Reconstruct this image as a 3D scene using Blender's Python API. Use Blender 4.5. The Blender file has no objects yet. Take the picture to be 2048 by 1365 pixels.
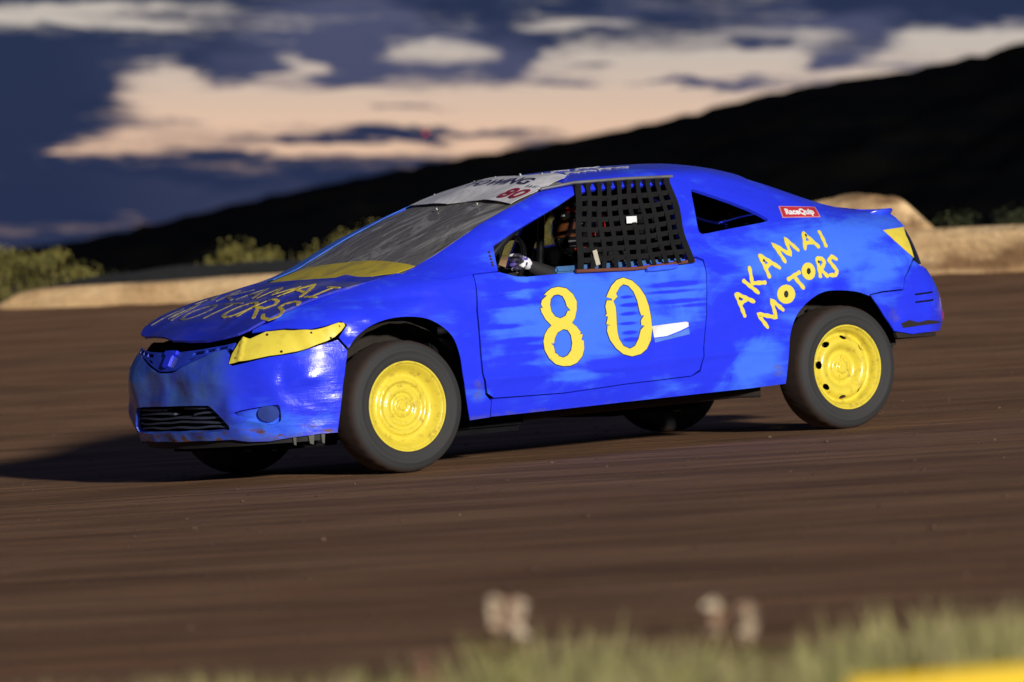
import bpy, bmesh, math, random
import numpy as np
from mathutils import Vector, Matrix
from mathutils.geometry import delaunay_2d_cdt
random.seed(7); rng = np.random.default_rng(7)
R_ = math.radians
sc = bpy.context.scene
col = sc.collection
# ---------------------------------------------------------------- camera
cd = bpy.data.cameras.new('camera'); cam = bpy.data.objects.new('camera', cd); col.objects.link(cam)
CAM = Vector((-10.580, -17.801, 0.8804)); AIM = Vector((0.65231, -0.8, 0.58317))
fw = (AIM - CAM).normalized(); rt = fw.cross(Vector((0, 0, 1))).normalized(); upv = rt.cross(fw)
c_, s_ = math.cos(-0.07058), math.sin(-0.07058)
rt2 = rt*c_ + upv*s_; up2 = -rt*s_ + upv*c_
cam.matrix_world = Matrix(((rt2.x, up2.x, -fw.x, CAM.x), (rt2.y, up2.y, -fw.y, CAM.y), (rt2.z, up2.z, -fw.z, CAM.z), (0, 0, 0, 1)))
cd.sensor_width = 36; cd.lens = 36*8422.75/2048
cd.clip_start = 0.5; cd.clip_end = 6000
cd.dof.use_dof = True; cd.dof.focus_distance = 20.3; cd.dof.aperture_fstop = 2.6
sc.camera = cam
# ---------------------------------------------------------------- node helpers
def setin(nt, sock, v):
    if isinstance(v, bpy.types.NodeSocket): nt.links.new(v, sock)
    elif v is not None: sock.default_value = v
def M_(nt, op, a, b=None, c=None, clamp=False):
    n = nt.nodes.new('ShaderNodeMath'); n.operation = op; n.use_clamp = clamp
    for i, v in enumerate((a, b, c)):
        if v is not None: setin(nt, n.inputs[i], v)
    return n.outputs[0]
def V_(nt, op, a, b=None, c=None):
    n = nt.nodes.new('ShaderNodeVectorMath'); n.operation = op
    for i, v in enumerate((a, b, c)):
        if v is not None: setin(nt, n.inputs[i], v)
    return n.outputs['Value'] if op == 'DOT_PRODUCT' else n.outputs['Vector']
def mixc(nt, f, a, b, mode='MIX'):
    n = nt.nodes.new('ShaderNodeMix'); n.data_type = 'RGBA'; n.blend_type = mode
    setin(nt, n.inputs[0], f); setin(nt, n.inputs[6], a); setin(nt, n.inputs[7], b)
    return n.outputs[2]
def noise(nt, vec, scale, detail=4, rough=.55, dist=0.):
    n = nt.nodes.new('ShaderNodeTexNoise'); setin(nt, n.inputs['Vector'], vec)
    n.inputs['Scale'].default_value = scale; n.inputs['Detail'].default_value = detail
    n.inputs['Roughness'].default_value = rough; n.inputs['Distortion'].default_value = dist
    return n.outputs['Fac']
def smst(nt, v, lo, hi, a=0., b=1.):
    n = nt.nodes.new('ShaderNodeMapRange'); n.interpolation_type = 'SMOOTHSTEP'
    setin(nt, n.inputs[0], v)
    for i, x in zip((1, 2, 3, 4), (lo, hi, a, b)): n.inputs[i].default_value = x
    return n.outputs[0]
def comb(nt, x, y, z):
    n = nt.nodes.new('ShaderNodeCombineXYZ')
    for i, v in enumerate((x, y, z)): setin(nt, n.inputs[i], v)
    return n.outputs[0]
# ---------------------------------------------------------------- sky: dusk cloud deck with a gap of afterglow
SUN_EL, SUN_AZ = R_(11.5), math.atan2(-0.20, -1.0)     # azimuth measured from +Y towards +X
SKY_BLOBS = [(32.690,2.260,4.098,0.354,1.25),(29.601,2.410,1.665,0.408,0.75),(28.812,2.682,0.704,0.150,0.60),(28.411,1.812,0.704,0.177,0.70),(31.442,1.784,1.537,0.109,0.80),(33.126,1.771,1.153,0.109,0.80),(35.395,2.376,1.921,0.381,1.15),(34.565,3.008,0.832,0.177,0.60),(35.571,2.940,1.153,0.245,0.70),(37.059,3.008,1.281,0.231,0.80),(37.622,3.328,0.960,0.136,0.50),(39.495,3.144,1.473,0.245,1.20),(40.717,3.260,0.768,0.272,1.00),(38.523,2.750,0.960,0.109,0.90),(30.714,2.886,0.384,0.163,0.70),(32.753,3.110,0.640,0.163,0.80),(27.257,3.539,1.665,0.136,1.00),(28.548,3.675,1.281,0.054,0.70),(28.868,3.444,0.704,0.054,0.60),(34.462,3.444,0.640,0.082,0.80),(30.956,3.430,0.512,0.027,0.40),(27.798,1.730,0.384,0.027,0.50),(29.907,2.913,0.384,0.231,-1.30),(31.568,3.036,0.544,0.272,-1.40),(33.637,3.226,0.288,0.408,-1.40),(32.358,2.328,0.640,0.068,-1.00),(32.535,1.988,1.473,0.075,-1.20),(30.778,1.920,0.768,0.027,-0.80),(36.224,2.662,0.960,0.061,-1.30),(34.339,2.682,0.384,0.048,-0.80),(35.064,2.920,0.320,0.061,-0.70),(37.040,3.212,0.288,0.088,-1.00),(38.354,3.212,0.640,0.231,-0.90),(38.269,2.968,0.448,0.102,-0.60),(40.000,3.593,1.217,0.163,-1.40),(34.543,1.798,1.217,0.061,-0.80),(34.705,2.165,0.640,0.034,-0.80),(27.045,2.478,1.217,0.680,-1.00),(30.088,1.696,0.512,0.034,-0.60),(28.977,2.172,0.384,0.041,-0.50),(29.037,1.152,2.689,0.245,-0.90),(36.960,3.498,0.768,0.068,-0.30)]

w = bpy.data.worlds.new('World'); sc.world = w; w.use_nodes = True
nt = w.node_tree; nt.nodes.clear()
geo = nt.nodes.new('ShaderNodeTexCoord')
sep = nt.nodes.new('ShaderNodeSeparateXYZ'); nt.links.new(geo.outputs['Generated'], sep.inputs[0])
az = M_(nt, 'MULTIPLY', M_(nt, 'ARCTAN2', sep.outputs[0], sep.outputs[1]), 57.29578)
el = M_(nt, 'MULTIPLY', M_(nt, 'ARCSINE', sep.outputs[2]), 57.29578)
elt = M_(nt, 'MULTIPLY_ADD', M_(nt, 'SUBTRACT', az, 33.6), .0705, el)
P = comb(nt, az, elt, 0.)
wn = noise(nt, V_(nt, 'MULTIPLY', P, (.55, 2.6, 1)), 1.0, 4, .55)
wn2 = noise(nt, V_(nt, 'MULTIPLY', P, (.5, 2.2, 1)), 2.1, 4, .6)
Pw = V_(nt, 'ADD', P, comb(nt, M_(nt, 'MULTIPLY_ADD', wn, 2.6, -1.3), M_(nt, 'MULTIPLY_ADD', wn2, .46, -.23), 0.))
acc = -.16
for (a, e, sa, se, wt) in SKY_BLOBS:
    q = V_(nt, 'MULTIPLY_ADD', Pw, (1/sa, 1/se, 0), (-a/sa, -e/se, 0))
    g = M_(nt, 'POWER', 2.71828, M_(nt, 'MULTIPLY', V_(nt, 'DOT_PRODUCT', q, q), -1.))
    acc = M_(nt, 'MULTIPLY_ADD', g, wt, acc)
fine = noise(nt, V_(nt, 'MULTIPLY', P, (.30, 3.6, 1)), 1.3, 5, .55)
acc = M_(nt, 'ADD', acc, M_(nt, 'MULTIPLY_ADD', fine, 1.1, -.55))
fin2 = noise(nt, V_(nt, 'MULTIPLY', Pw, (.55, 8.0, 1)), 1.5, 5, .6)
acc = M_(nt, 'ADD', acc, M_(nt, 'MULTIPLY_ADD', fin2, 1.5, -.78))
band = M_(nt, 'MULTIPLY', M_(nt, 'MULTIPLY', smst(nt, az, 18., 26.), smst(nt, az, 42., 52., 1., 0.)), smst(nt, elt, 3.9, 7., 1., 0.))   # the broken cloud lies round the afterglow; the rest of the deck is closed
acc = M_(nt, 'SUBTRACT', acc, M_(nt, 'MULTIPLY_ADD', band, -.55, .55))
gap = smst(nt, acc, -.28, .80)
glow = mixc(nt, smst(nt, elt, 1.6, 3.4), (.80, .53, .37, 1), (.54, .48, .43, 1))
cl1 = mixc(nt, smst(nt, elt, -.2, 3.6), (.033, .042, .096, 1), (.066, .076, .150, 1))
navy = M_(nt, 'MULTIPLY', smst(nt, noise(nt, V_(nt, 'MULTIPLY', P, (.3, .9, 1)), 1.0, 3), .38, .60), 1.)
leftn = smst(nt, az, 27.2, 31.5, 1., 0.)
cl2 = mixc(nt, M_(nt, 'MAXIMUM', leftn, navy), cl1, (.016, .029, .078, 1))
skyc = mixc(nt, gap, cl2, glow)
nish = nt.nodes.new('ShaderNodeTexSky'); nish.sky_type = 'NISHITA'; nish.sun_disc = False
nish.sun_elevation = R_(-3); nish.sun_rotation = R_(33)
tot = mixc(nt, 1., skyc, V_(nt, 'SCALE', nish.outputs[0]) if False else mixc(nt, 1., nish.outputs[0], (.01, .012, .015, 1), 'MULTIPLY'), 'ADD')
bg = nt.nodes.new('ShaderNodeBackground'); bg.inputs[1].default_value = 1.0
nt.links.new(tot, bg.inputs[0]); wo = nt.nodes.new('ShaderNodeOutputWorld'); nt.links.new(bg.outputs[0], wo.inputs[0])
# ---------------------------------------------------------------- the floodlight of the speedway stands in as the one sun
sl = bpy.data.lights.new('floodlight', 'SUN'); so = bpy.data.objects.new('floodlight', sl); col.objects.link(so)
sl.energy = 4.5; sl.angle = R_(2.6); sl.color = (1.0, .95, .86)
sd = Vector((math.sin(SUN_AZ)*math.cos(SUN_EL), math.cos(SUN_AZ)*math.cos(SUN_EL), math.sin(SUN_EL)))
so.rotation_euler = sd.to_track_quat('Z', 'Y').to_euler(); so.location = (-4, -14, 12)
sc.view_settings.view_transform = 'Standard'; sc.view_settings.look = 'None'
sc.view_settings.exposure = 0; sc.view_settings.gamma = 1
# ---------------------------------------------------------------- materials
def mat(name, base, rough=.5, metal=0., spec=.5, coat=0., fn=None, bump=None, alpha=None, emit=None):
    m = bpy.data.materials.new(name); m.use_nodes = True; nt = m.node_tree
    b = nt.nodes['Principled BSDF']; b.inputs['Roughness'].default_value = rough; b.inputs['Metallic'].default_value = metal
    b.inputs['Specular IOR Level'].default_value = spec; b.inputs['Coat Weight'].default_value = coat; b.inputs['Coat Roughness'].default_value = .12
    tc = nt.nodes.new('ShaderNodeTexCoord'); o = tc.outputs['Object']
    c = (*base, 1)
    if fn: c = fn(nt, o, c, b)
    else: c = mixc(nt, smst(nt, noise(nt, o, 9, 5), .35, .7), c, tuple(x*.72 for x in base) + (1,))
    setin(nt, b.inputs['Base Color'], c)
    if bump:
        bn = nt.nodes.new('ShaderNodeBump'); bn.inputs['Strength'].default_value = bump[0]; bn.inputs['Distance'].default_value = bump[1]
        setin(nt, bn.inputs['Height'], bump[2](nt, o)); nt.links.new(bn.outputs[0], b.inputs['Normal'])
    if alpha: setin(nt, b.inputs['Alpha'], alpha(nt, o))
    if emit: b.inputs['Emission Color'].default_value = (*emit[0], 1); b.inputs['Emission Strength'].default_value = emit[1]
    return m

# ---------------------------------------------------------------- car surfaces (metres; x rearward from front axle, -y = driver side)
def pchip(xs, ys, x):
    xs = np.asarray(xs, float); ys = np.asarray(ys, float); x = np.asarray(x, float)
    h = np.diff(xs); d = np.diff(ys) / h
    m = np.zeros(len(xs)); m[0] = d[0]; m[-1] = d[-1]
    for i in range(1, len(xs) - 1):
        if d[i-1] * d[i] > 0:
            w1 = 2*h[i] + h[i-1]; w2 = h[i] + 2*h[i-1]
            m[i] = (w1 + w2) / (w1 / d[i-1] + w2 / d[i])
    i = np.clip(np.searchsorted(xs, x) - 1, 0, len(xs) - 2)
    t = (x - xs[i]) / h[i]
    lo = x < xs[0]; hi = x > xs[-1]
    tt = np.clip(t, 0, 1)
    r = ys[i]*(1+2*tt)*(1-tt)**2 + h[i]*m[i]*tt*(1-tt)**2 + ys[i+1]*tt*tt*(3-2*tt) + h[i]*m[i+1]*tt*tt*(tt-1)
    r = np.where(lo, ys[0] + m[0]*(x - xs[0]), r)
    return np.where(hi, ys[-1] + m[-1]*(x - xs[-1]), r)
def smooth1(a, n, axis=0):
    k = np.hanning(2*n + 3)[1:-1]; k /= k.sum()
    return np.apply_along_axis(lambda v: np.convolve(np.pad(v, n + 0, mode='reflect', reflect_type='odd'), k, 'valid'), axis, a)
# planform (half), nose centre -> tail centre: (x, halfwidth)
PL = [(-.83,0),(-.828,.12),(-.818,.25),(-.79,.40),(-.755,.51),(-.70,.60),(-.61,.70),(-.48,.783),(-.33,.832),(-.15,.858),(.1,.868),(.5,.872),(1.2,.874),(2.0,.874),(2.6,.872),(2.95,.858),(3.12,.832),(3.26,.79),(3.35,.735),(3.42,.65),(3.46,.53),(3.485,.36),(3.495,.18),(3.50,0)]
_p = np.array(PL); _t = np.r_[0, np.cumsum(np.hypot(*np.diff(_p, axis=0).T))]
_tt = np.linspace(0, _t[-1], 1600)
_cx = smooth1(pchip(_t, _p[:,0], _tt), 25); _cy = smooth1(pchip(_t, _p[:,1], _tt), 25); _cy[0] = 0; _cy[-1] = 0
_s = np.r_[0, np.cumsum(np.hypot(np.diff(_cx), np.diff(_cy)))]
_i0 = np.argmin(abs(_cx - 1.0)); _A = _s - _s[_i0] + 1.0          # a == x (nearly) along the straight side
A0, A1 = _A[0], _A[-1]
_nx = np.gradient(_cy, _s); _ny = -np.gradient(_cx, _s)           # inward normal is (+nx?, see below)
def plan(a):
    """a in [A0,A1] near half; beyond the ends mirrored. returns x, y(signed, near side negative), inward normal"""
    a = np.asarray(a, float)
    m0 = a < A0; m1 = a > A1
    b = np.where(m0, 2*A0 - a, np.where(m1, 2*A1 - a, a)); sg = np.where(m0 | m1, 1.0, -1.0)
    x = np.interp(b, _A, _cx); y = np.interp(b, _A, _cy)
    nx = np.interp(b, _A, _nx); ny = np.interp(b, _A, _ny)
    n = np.hypot(nx, ny) + 1e-9
    return x, sg*y, nx/n, sg*ny/n
# section tables: stations in a: list of (z, off)
ST = [
 (A0,   [(.15,.06),(.22,.045),(.30,.012),(.40,.0),(.50,.0),(.57,.008),(.62,.035),(.68,.07),(.74,.13)]),
 (-1.0, [(.15,.06),(.22,.045),(.30,.012),(.40,.0),(.50,.0),(.57,.008),(.62,.035),(.68,.075),(.74,.13)]),
 (-.70, [(.15,.05),(.22,.035),(.30,.012),(.40,.0),(.52,.0),(.58,.01),(.66,.045),(.72,.085),(.78,.15),(.82,.2)]),
 (-.50, [(.15,.03),(.22,.02),(.30,.008),(.40,.0),(.56,.0),(.64,.014),(.72,.045),(.77,.09),(.81,.15),(.85,.24)]),
 (-.25, [(.15,.03),(.22,.018),(.30,.008),(.40,.0),(.60,.0),(.70,.018),(.78,.05),(.83,.10),(.87,.17),(.90,.25)]),
 (0.0,  [(.15,.03),(.22,.018),(.30,.008),(.40,.0),(.65,.0),(.75,.018),(.83,.055),(.88,.105),(.92,.18),(.95,.26)]),
 (.25,  [(.15,.05),(.23,.03),(.32,.010),(.42,.0),(.65,.002),(.78,.014),(.88,.052),(.93,.105),(.98,.19),(1.03,.28)]),
 (.60,  [(.15,.06),(.23,.034),(.32,.012),(.42,.0),(.65,.002),(.80,.012),(.90,.040),(.95,.070),(1.0,.105),(1.1,.175),(1.17,.235)]),
 (1.1,  [(.15,.06),(.23,.036),(.32,.012),(.42,.0),(.65,.002),(.80,.012),(.90,.036),(.95,.062),(1.05,.120),(1.15,.176),(1.25,.232),(1.36,.30)]),
 (1.7,  [(.15,.06),(.23,.036),(.32,.012),(.42,.0),(.65,.002),(.80,.010),(.90,.034),(.95,.060),(1.05,.120),(1.15,.180),(1.25,.238),(1.38,.32)]),
 (2.2,  [(.15,.06),(.23,.036),(.32,.012),(.42,.0),(.65,.0),(.80,.008),(.90,.026),(1.0,.072),(1.1,.138),(1.2,.215),(1.3,.31),(1.36,.37)]),
 (2.6,  [(.15,.05),(.23,.03),(.32,.010),(.42,.0),(.65,.0),(.80,.008),(.90,.026),(1.0,.075),(1.08,.145),(1.15,.22),(1.22,.31)]),
 (2.9,  [(.15,.05),(.23,.03),(.32,.010),(.42,.0),(.70,.0),(.82,.008),(.92,.03),(1.0,.075),(1.06,.14),(1.11,.22),(1.15,.30)]),
 (3.2,  [(.15,.05),(.23,.03),(.40,.010),(.50,.0),(.70,.0),(.82,.012),(.92,.04),(1.0,.085),(1.05,.14),(1.09,.20),(1.14,.30)]),
 (3.5,  [(.15,.06),(.30,.03),(.42,.006),(.50,.0),(.62,.01),(.72,.05),(.82,.10),(.92,.15),(1.0,.175),(1.06,.19),(1.12,.25)]),
 (A1,   [(.15,.06),(.30,.03),(.42,.006),(.50,.0),(.62,.01),(.72,.05),(.82,.10),(.92,.14),(1.0,.16),(1.06,.17),(1.12,.20)]),
]
_zg = np.arange(.08, 1.561, .01); _ag = np.arange(A0 - .2, A1 + .2, .02)
_rows = np.array([pchip([q[0] for q in r], [q[1] for q in r], _zg) for _, r in ST])
_sa = [s for s, _ in ST]
_OFF = np.array([pchip(_sa, _rows[:, j], np.clip(_ag, A0, A1)) for j in range(len(_zg))]).T
_OFF = smooth1(smooth1(_OFF, 6, 0), 3, 1)
def bil(G, gx, gy, x, y):
    fx = np.clip((x - gx[0])/(gx[1]-gx[0]), 0, len(gx)-1.001); fy = np.clip((y - gy[0])/(gy[1]-gy[0]), 0, len(gy)-1.001)
    i = fx.astype(int); j = fy.astype(int); u = fx - i; v = fy - j
    return G[i,j]*(1-u)*(1-v) + G[i+1,j]*u*(1-v) + G[i,j+1]*(1-u)*v + G[i+1,j+1]*u*v
def crease(a, z):      # pressed swage line low on the doors
    w = np.clip((a - .30)/.15, 0, 1) * np.clip((2.35 - a)/.3, 0, 1)
    zl = .40 + .02*a
    return w * (-.010*np.exp(-((z - zl)/.022)**2) + .004/(1 + np.exp(-(z - zl)/.012)) )
def off(a, z):
    b = np.where(a < A0, 2*A0 - a, np.where(a > A1, 2*A1 - a, a))
    return bil(_OFF, _ag, _zg, b, z) + crease(b, z)
def low(a, z, d=0.0):
    """lower shell; d = outward offset"""
    a = np.asarray(a, float); z = np.asarray(z, float)
    x, y, nx, ny = plan(a)
    o = off(a, z) - d
    return np.stack([x + nx*o, y + ny*o, z + 0*a], -1)
# rails of the greenhouse: x -> height of the rail; centre line heights
RZ = [(.10,.945),(.21,.975),(.40,1.06),(.66,1.165),(.90,1.25),(1.10,1.305),(1.30,1.34),(1.55,1.36),(1.80,1.365),(2.05,1.355),(2.25,1.312),(2.45,1.25),(2.65,1.18),(2.80,1.135),(2.95,1.108),(3.05,1.105),(3.30,1.10)]
CZ = [(.02,.955),(.20,1.035),(.40,1.12),(.66,1.225),(.90,1.31),(1.08,1.368),(1.20,1.393),(1.50,1.418),(1.80,1.427),(2.0,1.428),(2.2,1.412),(2.4,1.372),(2.6,1.30),(2.8,1.222),(3.0,1.15),(3.10,1.13),(3.30,1.12)]
def rz(x): return pchip(*zip(*RZ), x)
def cz(x): return pchip(*zip(*CZ), x)
def ryl(x, z): return -low(x, z)[..., 1]
def gtop(x, y):
    """greenhouse top: windscreen, roof, rear screen"""
    zr = rz(x); yr = ryl(x, zr); t = np.clip(np.abs(y)/yr, 0, 1.15)
    return zr + (cz(x) - zr)*(1 - .75*t**2 - .25*t**6)
QI, QW = .035, .055
def up(x, q, side=-1.0, d=0.0):
    """side shell carried on over the rail: q = z below the rail, then round the corner onto the top"""
    x = np.asarray(x, float); q = np.asarray(q, float)
    z0 = rz(x) - QI
    P0 = low(x, np.minimum(q, z0))
    a = low(x, z0); e = low(x, z0 - .01); tz = (a - e)/.01
    c = a + tz*QI
    yb = np.abs(c[..., 1]) - QW
    zb = gtop(x, yb); zb2 = gtop(x, yb + .01)
    t = np.clip((q - z0)/.08, 0, 1)
    ctrl_y = np.abs(c[..., 1]); 
    B_y = np.abs(a[..., 1])*(1-t)**2 + 2*t*(1-t)*ctrl_y + t*t*yb
    B_z = z0*(1-t)**2 + 2*t*(1-t)*(zb + (zb2 - zb)*(ctrl_y - yb)/.01) + t*t*zb
    y = np.where(q > z0, -B_y, P0[..., 1]); z = np.where(q > z0, B_z, P0[..., 2]); xx = np.where(q > z0, a[..., 0], P0[..., 0])
    return np.stack([xx, y*(-side), z], -1)
# hood
HZ = [(-.80,.675),(-.758,.70),(-.60,.79),(-.45,.84),(-.235,.905),(0,.955),(.15,.985),(.3,1.0)]
HR = [(-.80,.67),(-.72,.70),(-.60,.765),(-.47,.82),(-.235,.882),(.106,.938),(.21,.96),(.3,.975)]
HY = [(-.80,.50),(-.72,.545),(-.60,.60),(-.47,.635),(-.235,.665),(.106,.685),(.3,.69)]
def hood(x, y):
    zc = pchip(*zip(*HZ), x); zr = pchip(*zip(*HR), x); yr = pchip(*zip(*HY), x)
    t = np.clip(np.abs(y)/yr, 0, 1.1)
    pc = .012*np.exp(-((np.abs(y) - .40 - .1*(x))/.05)**2)*np.clip((x + .75)/.3, 0, 1)
    return zr + (zc - zr)*(1 - .6*t**2 - .4*t**4) + pc
def screen_edge(x):
    q = pchip([.108, .213, .372, .50, .619, .74, .848, .98, 1.09, 1.16, 1.22, 1.3], [.950, .988, 1.043, 1.112, 1.176, 1.222, 1.262, 1.312, 1.352, 1.375, float(rz(1.22)) + .045, float(rz(1.3)) + .045], x)
    return -up(np.atleast_1d(x), np.atleast_1d(q))[..., 1]
_sx = np.linspace(-.1, 1.4, 76); _se = screen_edge(np.clip(_sx, .11, 1.28))
def scr(x, y):
    """the wire screen is stretched flatter than glass was, so the pillars stand proud of it"""
    e = np.interp(x, _sx, _se); ze = gtop(x, e); k = 1 - .52*np.clip((x - .0)/.25, 0, 1)*np.clip((1.16 - x)/.30, 0, 1)
    return ze - .004 + k*(gtop(x, y) - ze)
def numnorm(fn, u, v, e=.004):
    a = fn(u + e, v) - fn(u - e, v); b = fn(u, v + e) - fn(u, v - e)
    n = np.cross(a, b); return n/(np.linalg.norm(n, axis=-1, keepdims=True) + 1e-12)
F_low = lambda a, z: low(a, z)
F_up = lambda a, z: up(a, z)
F_top = lambda x, y: np.stack([x + 0*y, y + 0*x, gtop(x, y)], -1)
F_scr = lambda x, y: np.stack([x + 0*y, y + 0*x, scr(x, y)], -1)
F_hood = lambda x, y: np.stack([x + 0*y, y + 0*x, hood(x, y)], -1)
# ---------------------------------------------------------------- end of surfaces

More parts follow.
